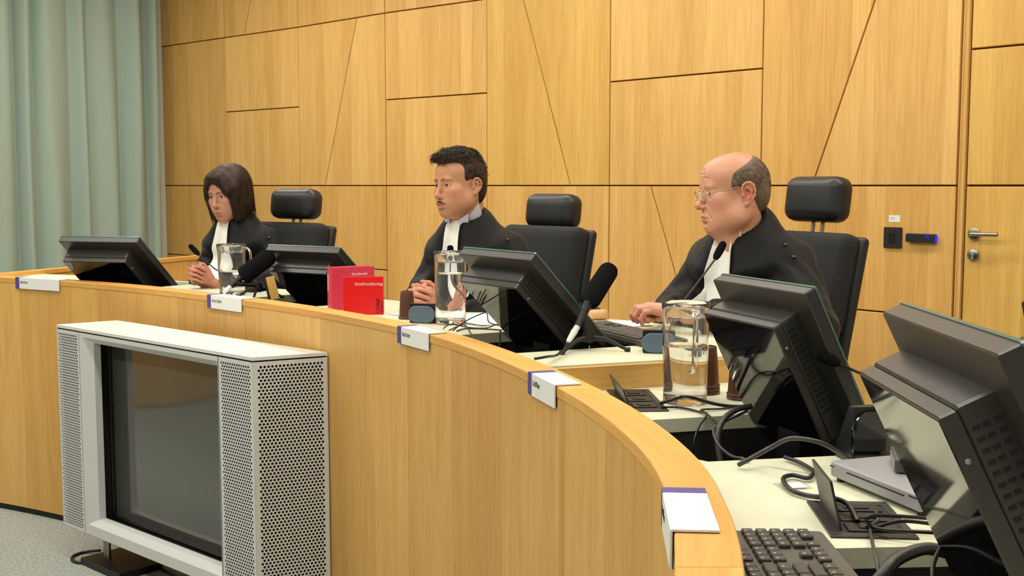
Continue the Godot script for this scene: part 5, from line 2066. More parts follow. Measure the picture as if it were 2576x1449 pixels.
		var ant := [q.call(0.0170, -0.0005, 0.0095), q.call(0.0080, -0.0100, 0.0115), q.call(-0.0060, -0.0100, 0.0105), q.call(-0.0140, -0.0020, 0.0085)]
		for k in 3:
			f.cap(ant[k], ant[k + 1], 0.0028, 0.0028, 0.004)
		f.ell(q.call(-0.0260, 0.0030, 0.0048), Vector3(0.0050, 0.0085, 0.0075), 0.005)
		f.ell(q.call(-0.0030, 0.0115, 0.0060), Vector3(0.0040, 0.0065, 0.0042), 0.003)
	return f

func hand_chain(f: Field, wrist: Vector3, mcp: Array, fingers: Array, thumb: Array, s := 1.0) -> void:
	for i in 4:
		f.cap(wrist.lerp(mcp[i], 0.12), mcp[i], 0.0150 * s, 0.0112 * s, 0.014)
	for i in 3:
		f.cap(wrist.lerp(mcp[i], 0.5).lerp(wrist.lerp(mcp[i + 1], 0.5), 0.5), (mcp[i] + mcp[i + 1]) * 0.5, 0.0135 * s, 0.0100 * s, 0.012)
	for i in 4:
		var r: float = [0.0086, 0.0088, 0.0083, 0.0074][i] * s
		var p: Array = [mcp[i]] + fingers[i]
		f.cap(p[0], p[1], r * 1.12, r * 1.02, 0.005)
		f.cap(p[1], p[2], r * 1.03, r * 0.93, 0.0025)
		f.cap(p[2], p[3], r * 0.93, r * 0.80, 0.0025)
	f.cap(thumb[0], thumb[1], 0.0150 * s, 0.0108 * s, 0.012)
	f.cap(thumb[1], thumb[2], 0.0106 * s, 0.0096 * s, 0.004)
	f.cap(thumb[2], thumb[3], 0.0098 * s, 0.0082 * s, 0.003)

func eye_mesh(gaze: Vector3, r: float) -> MB:
	var mb := MB.new()
	mb.colored = true
	var z := gaze.normalized()
	var x := Vector3.UP.cross(z).normalized()
	var b := Basis(x, z, x.cross(z))
	var rings := [[0.0, 0.2, Color(0.004, 0.003, 0.003)], [0.2, 0.48, Color(0.035, 0.016, 0.008)], [0.48, 0.54, Color(0.02, 0.012, 0.01)], [0.54, 1.0, Color(0.60, 0.55, 0.51)], [1.0, 1.5708, Color(0.60, 0.55, 0.51)]]
	for e in rings:
		mb.col = e[2]
		var pr := []
		for k in 5:
			var a: float = lerpf(e[0], e[1], k / 4.0)
			pr.append(Vector2(r * sin(a), r * cos(a)))
		pr.reverse()
		mb.lathe(Transform3D(b, Vector3.ZERO), pr, 20)
	return mb

func strand(mb: MB, p: Array, r: float) -> void:
	var q := catmull(p, 3)
	var rr := []
	for i in q.size():
		var t := float(i) / (q.size() - 1)
		rr.append(r * (0.25 + 0.75 * sin(PI * clampf(0.15 + t * 0.85, 0, 1))))
	mb.tube(q, rr, 5)

func make_person(o: Dictionary) -> void:
	# runs in a thread of its own; the finished figure is added to the scene afterwards
	var phi := deg_to_rad(o.phi)
	var fwd := Vector3(-cos(phi), 0, sin(phi))
	var hp: Vector3 = o.head
	var lean: float = o.lean
	var base := hp - fwd * lean
	base.y = PODIUM
	var t: Node3D = o.node
	t.position = base
	t.rotation.y = atan2(fwd.x, fwd.z)
	var inv := t.transform.affine_inverse()
	var s: float = o.get("scale", 1.0)
	var Th := Transform3D(Basis.from_euler(Vector3(deg_to_rad(o.pitch), deg_to_rad(o.yaw), deg_to_rad(o.roll))).scaled(Vector3.ONE * s), inv * hp)
	var hy: float = Th.origin.y
	var c7 := Vector3(0, hy - o.get("nape", 0.115), lean - o.get("nape_z", 0.092))         # base of the neck at the back
	var sh_y: float = hy - o.get("shoulder", 0.235)
	var shz: float = lean - 0.105
	# ---- skin: head, hands and the trunk under the robe, one mesh
	var body := Net.new()
	var hf := head_field(o, Th.affine_inverse() * (c7 + Vector3(0, -0.085, 0.045)))
	var bc: Color = o.brow
	for e in 9:
		var bt := e / 8.0
		hf.ppaint(Vector3(lerpf(0.0125, 0.0460, bt), 0.0160 - o.get("frown", 0.0) * (1.0 - bt) + 0.0048 * sin(PI * pow(bt, 0.8)), lerpf(0.0925, 0.0765, bt)), Vector3(0.0075, o.get("brow_w", 0.0056) * (1.0 - 0.35 * bt), 0.02), bc, o.get("brow_s", 0.75), 0.8)
	for pt in o.paints:
		if pt[0]:
			hf.ppaint(pt[1], pt[2], pt[3], pt[4], pt[5])
		else:
			hf.paint(pt[1], pt[2], pt[3], pt[4], pt[5])
	body.absorb(hf.net(Vector3(-0.102, -0.215, -0.135), Vector3(0.102, 0.128, 0.140), 0.0027), Th)
	var cl: Transform3D = Transform3D(Basis.from_euler(o.clasp_turn).scaled(Vector3.ONE * o.get("hand_scale", 1.0)), inv * o.clasp)
	var hands := Field.new()
	hands.base = Color(o.get("hand_skin", o.skin)).srgb_to_linear()
	var wl: Vector3
	var wr: Vector3
	if o.pose == "clasped":
		var ys := [0.032, 0.0115, -0.0095, -0.029]
		wl = Vector3(0.034, -0.014, -0.088)
		wr = Vector3(-0.034, -0.022, -0.088)
		var ml := []
		var fl := []
		var mr := []
		var fr := []
		var zz := [0.006, 0.014, 0.010, 0.0]
		for i in 4:
			var y: float = ys[i]
			ml.append(Vector3(0.026, y, zz[i]))
			fl.append([Vector3(0.004, y + 0.004, zz[i] + 0.038), Vector3(-0.034, y + 0.003, zz[i] + 0.030), Vector3(-0.047, y, zz[i] + 0.006)])
			var y2 := y - 0.0095
			mr.append(Vector3(-0.026, y2, zz[i]))
			fr.append([Vector3(-0.004, y2 + 0.002, zz[i] + 0.040), Vector3(0.036, y2 + 0.001, zz[i] + 0.033), Vector3(0.0485, y2 - 0.002, zz[i] + 0.004)])
		hand_chain(hands, wl, ml, fl, [Vector3(0.026, 0.012, -0.052), Vector3(0.018, 0.043, -0.026), Vector3(0.006, 0.056, 0.000), Vector3(-0.006, 0.054, 0.022)], s)
		hand_chain(hands, wr, mr, fr, [Vector3(-0.026, 0.006, -0.052), Vector3(-0.020, 0.036, -0.028), Vector3(-0.010, 0.046, 0.0), Vector3(0.012, 0.042, 0.022)], s)
		hands.cap(wl, wl + Vector3(0.016, -0.014, -0.07), 0.0245 * s, 0.029 * s, 0.02)
		hands.cap(wr, wr + Vector3(-0.016, -0.014, -0.07), 0.0245 * s, 0.029 * s, 0.02)
	else:
		# the left hand laid over the right
		wl = Vector3(0.085, 0.036, -0.078)
		wr = Vector3(-0.085, 0.020, -0.075)
		var ml := [Vector3(-0.006, 0.050, 0.010), Vector3(0.012, 0.053, 0.016), Vector3(0.030, 0.050, 0.014), Vector3(0.046, 0.042, 0.004)]
		var fl := []
		for i in 4:
			var m: Vector3 = ml[i]
			fl.append([m + Vector3(-0.015, -0.004, 0.032), m + Vector3(-0.021, -0.025, 0.044), m + Vector3(-0.022, -0.043, 0.036)])
		hand_chain(hands, wl, ml, fl, [Vector3(0.045, 0.030, -0.045), Vector3(0.010, 0.026, -0.018), Vector3(-0.020, 0.020, 0.002), Vector3(-0.042, 0.016, 0.012)], s * 1.04)
		var mr := [Vector3(-0.010, 0.030, 0.012), Vector3(-0.022, 0.030, 0.020), Vector3(-0.038, 0.026, 0.018), Vector3(-0.052, 0.020, 0.008)]
		var fr := []
		for i in 4:
			var m: Vector3 = mr[i]
			fr.append([m + Vector3(0.024, 0.0, 0.026), m + Vector3(0.034, -0.014, 0.014), m + Vector3(0.030, -0.018, -0.008)])
		hand_chain(hands, wr, mr, fr, [Vector3(-0.045, 0.016, -0.045), Vector3(-0.012, 0.024, -0.025), Vector3(0.014, 0.022, -0.010), Vector3(0.034, 0.016, -0.004)], s)
		hands.cap(wl, wl + Vector3(0.045, -0.004, -0.06), 0.026 * s, 0.031 * s, 0.02)
		hands.cap(wr, wr + Vector3(-0.045, 0.0, -0.06), 0.026 * s, 0.031 * s, 0.02)
	hands.paint(Vector3(0, 0.02, 0.03), Vector3(0.09, 0.08, 0.06), Color(o.get("hand_red", o.skin)), 0.45, 0.6)
	body.absorb(hands.net(Vector3(-0.155, -0.07, -0.165), Vector3(0.155, 0.095, 0.095), 0.0031), cl)
	var core := Field.new()
	core.base = Color(o.skin).srgb_to_linear()
	var chest := Vector3(0, sh_y - 0.14, shz - 0.015)
	core.ell(chest, Vector3(0.13, 0.17, 0.085), 0.05)
	core.cap(Vector3(0, 0.56, -0.12), chest, 0.11, 0.09, 0.06)
	core.cap(c7 + Vector3(0, 0.02, 0.015), chest, 0.045, 0.06, 0.04)
	core.pcap(Vector3(0.08, 0.53, -0.10), Vector3(0.12, 0.50, 0.28), 0.075, 0.055, 0.04)
	core.pcap(Vector3(0.12, 0.50, 0.28), Vector3(0.12, 0.08, 0.26), 0.052, 0.04, 0.02)
	core.pcap(Vector3(0.12, 0.06, 0.25), Vector3(0.13, 0.04, 0.40), 0.04, 0.03, 0.02)
	var wls := cl * (wl + (Vector3(0.02, -0.012, -0.07) if o.pose == "clasped" else Vector3(0.045, -0.004, -0.06)))
	var wrs := cl * (wr + (Vector3(-0.02, -0.012, -0.07) if o.pose == "clasped" else Vector3(-0.045, 0.0, -0.06)))
	var sw: float = o.get("half_w", 0.15)
	var sl := Vector3(sw, sh_y, shz)
	var sr := Vector3(-sw, sh_y, shz)
	var el: Vector3 = o.elbow_l
	var er: Vector3 = o.elbow_r
	for q in [[sl, el, wls], [sr, er, wrs]]:
		core.cap(q[0], q[1], 0.048, 0.040, 0.03)
		core.cap(q[1], q[2], 0.040, 0.028, 0.01)
	body.absorb(core.net(Vector3(-0.45, 0.0, -0.26), Vector3(0.45, hy - 0.1, 0.62), 0.02), Transform3D())
	part(t, "body", body.mesh(), M.skin)
	# ---- the black robe
	var rb := Field.new()
	rb.base = Color(0.055, 0.057, 0.062).srgb_to_linear()
	var bulk: float = o.get("bulk", 1.0)
	rb.ell(Vector3(0, sh_y - 0.15, shz - 0.005), Vector3(0.19 * bulk, 0.20, 0.128 * bulk), 0.05)
	rb.cap(Vector3(0, 0.58, -0.09), Vector3(0, sh_y - 0.20, shz - 0.01), 0.185 * bulk, 0.15 * bulk, 0.08, 0, 0.004, 9.0, 0.6)
	rb.cap(sl + Vector3(-0.02, -0.005, 0), sr + Vector3(0.02, -0.005, 0), 0.066, 0.066, 0.06)
	rb.cap(c7 + Vector3(0.03, -0.075, 0.0), sl + Vector3(-0.03, 0.01, -0.005), 0.050, 0.060, 0.06)
	rb.cap(c7 + Vector3(-0.03, -0.075, 0.0), sr + Vector3(0.03, 0.01, -0.005), 0.050, 0.060, 0.06)
	rb.cap(c7 + Vector3(0, -0.06, -0.02), Vector3(0, sh_y - 0.10, shz - 0.045), 0.050, 0.09, 0.06)
	rb.cap(c7 + Vector3(0, -0.135, 0.070), Vector3(0, sh_y - 0.12, shz + 0.07), 0.050, 0.075, 0.06)
	var k := 0
	for q in [[sl, el, wls, 1.0], [sr, er, wrs, -1.0]]:
		var cuff: Vector3 = q[2].lerp(q[1], o.get("cuff", 0.08))
		rb.cap(q[0], q[1] + Vector3(0, -0.005, -0.02), 0.070 * bulk, 0.076 * bulk, 0.05, 0, 0.0045, 7.0, 1.3 + k)
		rb.cap(q[1] + Vector3(0, -0.005, -0.01), cuff, 0.070 * bulk, o.get("cuff_r", 0.058), 0.04, 0, 0.0050, 6.0, 0.4 + k)
		k += 1
	rb.cap(Vector3(0.09, 0.56, -0.08), Vector3(0.14, 0.50, 0.30), 0.12, 0.10, 0.08, 0, 0.005, 7.0)
	rb.cap(Vector3(-0.09, 0.56, -0.08), Vector3(-0.14, 0.50, 0.30), 0.12, 0.10, 0.08, 0, 0.005, 7.0)
	rb.cap(Vector3(0.14, 0.50, 0.30), Vector3(0.14, 0.16, 0.30), 0.10, 0.12, 0.06, 0, 0.006, 8.0)
	rb.cap(Vector3(-0.14, 0.50, 0.30), Vector3(-0.14, 0.16, 0.30), 0.10, 0.12, 0.06, 0, 0.006, 8.0)
	# standing collar: rises at the nape and runs down to the throat, open in front
	var nb := c7 + Vector3(0, 0.0, -0.012)
	var nf: Vector3 = Vector3(0, hy - o.get("throat", 0.172), lean + 0.030)
	var cen := (nb + nf) * 0.5
	var half := (nf - nb) * 0.5
	var nax := half.normalized().cross(Vector3.RIGHT) * -1.0
	if nax.y < 0.0:
		nax = -nax
	var wide: float = 0.073 + 0.006 * o.get("fat", 0.0) - 0.006 * o.get("fem", 0.0)
	var crn := []
	for a in 15:
		var an := deg_to_rad(-150.0 + 300.0 * a / 14.0)
		crn.append(cen + Vector3(sin(an) * wide, 0, 0) - half * cos(an) - nax * 0.012 * absf(sin(an)))
	for a in 14:
		var dn := Vector3(0, -0.035, 0)
		rb.cap(crn[a], crn[a + 1], 0.0065, 0.0065, 0.010)
		rb.cap(crn[a] + dn + (crn[a] - cen) * 0.10, crn[a + 1] + dn + (crn[a + 1] - cen) * 0.10, 0.011, 0.011, 0.03)
	for a in 15:
		var off: Vector3 = crn[a] - cen
		rb.cap(crn[a] + Vector3(0, -0.012, 0), crn[a] + Vector3(off.x * 0.75, -0.105, off.z * 0.25), 0.007, 0.036, 0.04)
	# room for the neck and throat inside the collar
	rb.cap(cen + nax * 0.11, cen - nax * 0.05, wide - 0.008, wide - 0.016, 0.008, 1)
	var rn := rb.net(Vector3(-0.50, 0.03, -0.36), Vector3(0.50, hy - 0.05, 0.66), 0.0090)
	part(t, "robe", rn.mesh(), M.robe, "wide sleeved black robe")
	# gathers and buttons on the shoulder
	var full := rb.every()
	var onto := func(p: Vector3, d: Vector3) -> Vector3:
		var q := p
		for i in 40:
			var e := rb.at(q, full)
			if e < 0.0008:
				break
			q += d * e * 0.8
		return q
	for e in [[0.085, 0.0], [0.115, 0.012]]:
		var q: Vector3 = onto.call(Vector3(e[0] + 0.02, hy + 0.1, shz + 0.055 + e[1]), Vector3(0.25, -1, 0).normalized())
		var mb := MB.new()
		mb.lathe(Transform3D(Basis(Vector3(0, 0, 1), -0.5) * Basis(Vector3.RIGHT, 0.3), q - Vector3(0, 0.001, 0)), [Vector2(0.0068, 0.0), Vector2(0.0064, 0.003), Vector2(0.004, 0.0042), Vector2(0, 0.0044)], 12)
		part(t, "button", mb.mesh(), M.button, "small dark button")
	# ---- white bands
	var g := []
	var rows := 22
	var cols := 16
	var len: float = o.get("bib_len", 0.30)
	var top_y: float = nf.y + o.get("bib_up", 0.014)
	for r in rows + 1:
		var v := float(r) / rows
		var row := []
		var y := top_y - v * len
		var w: float = lerpf(o.get("bib_top", 0.05), o.get("bib_w", 0.105), smoothstep(0.0, 0.75, v))
		for c in cols + 1:
			var u := float(c) / cols - 0.5
			var hit: Vector3 = onto.call(Vector3(u * w, y, nf.z + 0.40), Vector3(0, 0, -1))
			var front := maxf(hit.z, nf.z - 0.004 - 0.03 * absf(u))
			var pl := 0.0016 * (1.0 - absf(2.0 * fposmod(u * 9.0, 1.0) - 1.0))
			row.append(Vector3(u * w, y, front + 0.0065 + pl + 0.004 * v))
		g.append(row)
	# smooth the drop so that the cloth hangs instead of following every dent
	for it in 3:
		for r in range(1, rows):
			for c in cols + 1:
				g[r][c].z = maxf(g[r][c].z, (g[r - 1][c].z + g[r + 1][c].z) * 0.5)
	var mbb := MB.new()
	mbb.sheet(g, Vector3(0, 0, 1))
	var g2 := []
	for row in g:
		var r2 := []
		for p in row:
			r2.append(p - Vector3(0, 0, 0.002))
		g2.append(r2)
	mbb.sheet(g2, Vector3(0, 0, -1))
	part(t, "white_bands", mbb.mesh(), M.bands, "white pleated bands at the throat")
	# ---- shirt collar
	var mc := MB.new()
	for lay in [0.0, 0.0016]:
		var cg := []
		for r in 4:
			var row := []
			for a in 33:
				var an := deg_to_rad(-168.0 + 336.0 * a / 32.0)
				var fr2 := absf(an) / deg_to_rad(168.0)
				var up: float = -0.012 + (r / 3.0) * (o.get("collar_h", 0.028) - 0.008 * fr2)
				var rad: float = (wide - 0.0112 - 0.002 * (r / 3.0) - lay) / wide
				row.append(cen + (Vector3(sin(an) * wide, 0, 0) - half * cos(an)) * rad + nax * up)
			cg.append(row)
		var sgn := 1.0 if lay == 0.0 else -1.0
		for r in 3:
			for a in 32:
				var q4 := [cg[r][a], cg[r][a + 1], cg[r + 1][a + 1], cg[r + 1][a]]
				var n4 := []
				for p in q4:
					var rd: Vector3 = p - cen
					n4.append((rd - nax * rd.dot(nax)).normalized() * sgn)
				mc.tri(q4[0], q4[1], q4[2], n4[0], n4[1], n4[2])
				mc.tri(q4[0], q4[2], q4[3], n4[0], n4[2], n4[3])
	if o.get("points", true):
		for sg in [1.0, -1.0]:
			var p0 := nf + Vector3(sg * 0.022, 0.018, 0.004)
			mc.extrude(Transform3D(Basis(Vector3(sg, 0, -0.45 ).normalized(), Vector3(0, 1, 0.1).normalized(), Vector3(0.45 * sg, 0, 1).normalized()), p0), PackedVector2Array([Vector2(0, 0), Vector2(0.036, 0.022), Vector2(0.034, -0.020), Vector2(0.006, -0.034)]), 0.0, 0.002)
	part(t, "shirt_collar", mc.mesh(), M[o.collar], "shirt collar")
	# ---- eyes
	for sg in [1.0, -1.0]:
		var en := Net.new()
		en.absorb_mb(eye_mesh(Vector3(0.05 * sg, o.get("gaze", 0.0), 1.0) + Vector3(o.get("side", 0.0), 0, 0), 0.0122), Th * at(0.0315 * sg, -0.001, 0.0750), Color.WHITE)
		part(t, "eye", en.mesh(), M.eye)
	o.hair.call(t, Th, o)

func paint_net(nt: Net, a: Color, b: Color, sc: Vector3, sd: int) -> void:
	# streaky hair colour
	var nz := FastNoiseLite.new()
	nz.seed = sd
	nz.frequency = 1.0
	for i in nt.V.size():
		var q := nt.V[i] * sc
		nt.C[i] = a.lerp(b, clampf(0.5 + 0.9 * nz.get_noise_3d(q.x, q.y, q.z), 0, 1))

func hair_bald(t: Node3D, Th: Transform3D, _o: Dictionary) -> void:
	var f := Field.new()
	f.base = Color(0.36, 0.30, 0.24).srgb_to_linear()
	f.ell(Vector3(0, 0.034, -0.018), Vector3(0.0795, 0.0835, 0.1015), 0.01)
	f.ell(Vector3(0, -0.012, -0.070), Vector3(0.062, 0.065, 0.050), 0.02)
	# bald crown, face and ears left free
	f.ell(Vector3(0, 0.112, 0.034), Vector3(0.125, 0.058, 0.115), 0.014, 1, Basis(Vector3.RIGHT, 0.40))
	f.ell(Vector3(0, -0.01, 0.092), Vector3(0.13, 0.16, 0.062), 0.012, 1)
	f.pair(Vector3(0.085, -0.026, 0.010), Vector3(0.03, 0.046, 0.036), 0.008, 1)
	f.ell(Vector3(0, -0.125, 0.02), Vector3(0.15, 0.062, 0.13), 0.012, 1)
	var nt := f.net(Vector3(-0.1, -0.12, -0.14), Vector3(0.1, 0.13, 0.06), 0.0031)
	paint_net(nt, Color(0.36, 0.305, 0.25).srgb_to_linear(), Color(0.52, 0.45, 0.38).srgb_to_linear(), Vector3(90, 40, 160), 3)
	var out := Net.new()
	out.absorb(nt, Th)
	var lr := RandomNumberGenerator.new()
	lr.seed = 21
	var mb := MB.new()
	for i in 1500:
		var v := nt.V[lr.randi() % nt.V.size()]
		var n := v.normalized()
		if v.z > 0.03 or n.y < -0.5:
			continue
		var d := (Vector3(0, -0.5, -1.0) - n * n.dot(Vector3(0, -0.5, -1.0))).normalized()
		var l := lr.randf_range(0.010, 0.022)
		strand(mb, [v - n * 0.001, v + n * 0.0009 + d * l * 0.5, v + n * 0.0002 + d * l], 0.0006)
	out.absorb_mb(mb, Th, Color(0.46, 0.395, 0.33).srgb_to_linear())
	part(t, "hair", out.mesh(), M.hair, "short grey brown hair round a bald crown")
	# glasses
	var sp := Node3D.new()
	sp.name = "spectacles"
	t.add_child(sp)
	sp.transform = Th
	for sg in [1.0, -1.0]:
		var pts := []
		for k in 29:
			var a := TAU * k / 28.0
			var x := cos(a) * 0.0200
			var y := sin(a) * 0.0145 + 0.0020 * cos(a)
			pts.append(Vector3(sg * (0.0335 + x), -0.0075 + y, 0.1065 - 0.10 * absf(0.0335 + x) * absf(0.0335 + x) / 0.05))
		mb = MB.new()
		mb.tube(pts, 0.0009, 6, false)
		part(sp, "rim", mb.mesh(), M.chrome, "thin metal rim")
		mb = MB.new()
		mb.face(pts.slice(0, 28), Vector3(0, 0, 1))
		part(sp, "lens", mb.mesh(), M.clear_pane)
		mb = MB.new()
		mb.tube(catmull([Vector3(sg * 0.055, 0.000, 0.101), Vector3(sg * 0.068, 0.003, 0.088), Vector3(sg * 0.0775, 0.005, 0.040), Vector3(sg * 0.0815, 0.006, -0.002), Vector3(sg * 0.0835, -0.004, -0.024)], 5), 0.0011, 6)
		part(sp, "temple_arm", mb.mesh(), M.steel, "thin metal temple arm")
	mb = MB.new()
	mb.tube(catmull([Vector3(-0.0125, 0.0, 0.1065), Vector3(0, 0.004, 0.1115), Vector3(0.0125, 0.0, 0.1065)], 5), 0.0009, 6)
	part(sp, "bridge", mb.mesh(), M.chrome)

func hair_short(t: Node3D, Th: Transform3D, _o: Dictionary) -> void:
	var f := Field.new()
	f.base = Color(0.13, 0.10, 0.085).srgb_to_linear()
	f.ell(Vector3(0, 0.040, -0.018), Vector3(0.0800, 0.0850, 0.1005), 0.01)
	f.ell(Vector3(0, -0.008, -0.068), Vector3(0.060, 0.075, 0.044), 0.02)
	f.ell(Vector3(0, 0.100, 0.015), Vector3(0.068, 0.036, 0.080), 0.02)
	f.ell(Vector3(0.0, 0.098, 0.070), Vector3(0.052, 0.022, 0.028), 0.015)
	# loose waves on top
	var cr := RandomNumberGenerator.new()
	cr.seed = 77
	for i in 46:
		var x := cr.randf_range(-0.058, 0.058)
		var z := cr.randf_range(-0.085, 0.092)
		var y := 0.040 + 0.088 * sqrt(maxf(0.05, 1.0 - pow(x / 0.085, 2) - pow((z + 0.012) / 0.118, 2)))
		var p := Vector3(x, y - 0.002, z)
		var an := cr.randf_range(-0.9, 0.9)
		var dd := Vector3(sin(an), 0.0, cos(an)) * cr.randf_range(0.014, 0.026)
		f.cap(p, p + dd * 0.5 + Vector3(0, 0.006, 0), 0.0070, 0.0062, 0.008)
		f.cap(p + dd * 0.5 + Vector3(0, 0.006, 0), p + dd + Vector3(0, -0.006, 0), 0.0062, 0.0040, 0.003)
	# forehead, temples and face left free
	f.ell(Vector3(0, -0.005, 0.098), Vector3(0.110, 0.088, 0.072), 0.010, 1)
	f.pair(Vector3(0.062, 0.045, 0.085), Vector3(0.035, 0.050, 0.050), 0.010, 1)
	f.pair(Vector3(0.085, -0.020, 0.002), Vector3(0.03, 0.040, 0.026), 0.006, 1)
	f.pair(Vector3(0.075, -0.062, 0.022), Vector3(0.04, 0.05, 0.055), 0.008, 1)
	f.ell(Vector3(0, -0.150, 0.0), Vector3(0.15, 0.055, 0.15), 0.012, 1)
	var nt := f.net(Vector3(-0.1, -0.13, -0.145), Vector3(0.1, 0.155, 0.130), 0.0029)
	paint_net(nt, Color(0.14, 0.108, 0.09).srgb_to_linear(), Color(0.30, 0.235, 0.19).srgb_to_linear(), Vector3(60, 60, 60), 8)
	var out := Net.new()
	out.absorb(nt, Th)
	var lr := RandomNumberGenerator.new()
	lr.seed = 33
	var mb := MB.new()
	for i in 2600:
		var v := nt.V[lr.randi() % nt.V.size()]
		var n := (v - Vector3(0, 0.02, -0.01)).normalized()
		if n.y < 0.1 or (v.z > 0.02 and v.y < 0.090):
			continue
		var topness := clampf((v.y - 0.07) / 0.05, 0.0, 1.0)
		if topness < 0.2 and lr.randf() < 0.6:
			continue
		var d0 := Vector3(lr.randf_range(-0.5, 0.5), lr.randf_range(-0.2, 0.3), lr.randf_range(-0.4, 1.0) if v.z > -0.03 else lr.randf_range(-1.0, 0.1))
		var d := (d0 - n * n.dot(d0)).normalized()
		var l := lr.randf_range(0.016, 0.032) * (0.5 + 0.6 * topness)
		var side := n.cross(d)
		strand(mb, [v - n * 0.003, v + n * (0.0012 + 0.0035 * topness) + d * l * 0.35 + side * l * 0.18, v + n * (0.0016 + 0.0045 * topness) + d * l * 0.7 - side * l * 0.12, v + n * 0.001 + d * l + side * l * lr.randf_range(-0.3, 0.3)], lr.randf_range(0.0006, 0.0012))
	# loose curls over the forehead
	for i in 70:
		var x := lr.randf_range(-0.045, 0.045)
		var y := 0.098 + lr.randf_range(-0.006, 0.016)
		var z := 0.088 + lr.randf_range(-0.010, 0.006) - absf(x) * 0.25
		var b := lr.randf_range(-0.012, 0.012)
		strand(mb, [Vector3(x, y, z - 0.012), Vector3(x + b * 0.5, y + 0.006, z + 0.008), Vector3(x + b, y - 0.004, z + 0.018), Vector3(x + b * 1.2, y - lr.randf_range(0.012, 0.026), z + 0.012)], 0.0011)
	out.absorb_mb(mb, Th, Color(0.205, 0.16, 0.13).srgb_to_linear())
	part(t, "hair", out.mesh(), M.hair, "short dark wavy hair")
	f = Field.new()
	f.base = Color(0.27, 0.185, 0.145).srgb_to_linear()
	f.pcap(Vector3(0.002, -0.0632, 0.1015), Vector3(0.023, -0.0712, 0.0912), 0.0045, 0.0034, 0.003)
	f.pcap(Vector3(0.023, -0.0712, 0.0912), Vector3(0.0275, -0.0790, 0.0855), 0.0032, 0.0020, 0.003)
	var mt := Net.new()
	mt.absorb(f.net(Vector3(-0.04, -0.105, 0.07), Vector3(0.04, -0.05, 0.115), 0.0016), Th)
	part(t, "moustache", mt.mesh(), M.hair, "thin dark moustache")

func hair_bob(t: Node3D, Th: Transform3D, _o: Dictionary) -> void:
	var f := Field.new()
	f.base = Color(0.16, 0.11, 0.09).srgb_to_linear()
	f.ell(Vector3(0, 0.046, -0.018), Vector3(0.092, 0.090, 0.112), 0.01)
	f.ell(Vector3(0, -0.045, -0.022), Vector3(0.096, 0.115, 0.094), 0.04)
	f.cap(Vector3(0.062, 0.03, 0.046), Vector3(0.068, -0.105, 0.036), 0.030, 0.026, 0.03)
	f.cap(Vector3(-0.058, 0.03, 0.052), Vector3(-0.058, -0.105, 0.048), 0.030, 0.020, 0.03)
	f.ell(Vector3(0, 0.070, 0.055), Vector3(0.066, 0.044, 0.046), 0.02)
	f.cap(Vector3(0.03, 0.085, 0.085), Vector3(0.058, 0.02, 0.078), 0.014, 0.016, 0.02)
	f.cap(Vector3(-0.01, 0.090, 0.088), Vector3(-0.052, 0.02, 0.080), 0.012, 0.014, 0.02)
	# opening for the face, and the cut-off hem
	f.ell(Vector3(-0.002, -0.045, 0.092), Vector3(0.052, 0.104, 0.078), 0.012, 1)
	f.ell(Vector3(0, -0.245, 0.0), Vector3(0.3, 0.115, 0.3), 0.006, 1)
	f.cap(Vector3(0, -0.05, 0.02), Vector3(0, -0.22, 0.01), 0.058, 0.056, 0.01, 1)
	var nt := f.net(Vector3(-0.125, -0.16, -0.145), Vector3(0.125, 0.145, 0.125), 0.0033)
	# combed strands: shallow ridges that run from the parting down
	for i in nt.V.size():
		var v := nt.V[i]
		var a := atan2(v.x, v.z + 0.02)
		nt.V[i] = v + nt.N[i] * (0.0011 * sin(a * 34.0 + v.y * 22.0) + 0.0009 * sin(a * 71.0 - v.y * 30.0))
	paint_net(nt, Color(0.115, 0.082, 0.070).srgb_to_linear(), Color(0.255, 0.175, 0.135).srgb_to_linear(), Vector3(90, 7, 90), 12)
	var out := Net.new()
	out.absorb(nt, Th)
	var lr := RandomNumberGenerator.new()
	lr.seed = 41
	var mb := MB.new()
	for i in 1500:
		var q0 := nt.V[lr.randi() % nt.V.size()]
		var n := Vector3(q0.x, 0, q0.z + 0.02).normalized()
		if q0.z > 0.04 and absf(q0.x) < 0.06:
			continue
		var l := minf(lr.randf_range(0.03, 0.07), q0.y + 0.135)
		if l < 0.02:
			continue
		var out_ := 0.22 if q0.y > 0.05 else 0.0
		strand(mb, [q0 - n * 0.0006, q0 + Vector3(0, -l * 0.5, 0) + n * (0.0012 + out_ * l * 0.5), q0 + Vector3(0, -l, 0) + n * (0.0004 + out_ * l * 0.9)], 0.0006)
	out.absorb_mb(mb, Th, Color(0.19, 0.135, 0.11).srgb_to_linear())
	part(t, "hair", out.mesh(), M.hair, "dark brown chin-length bob")

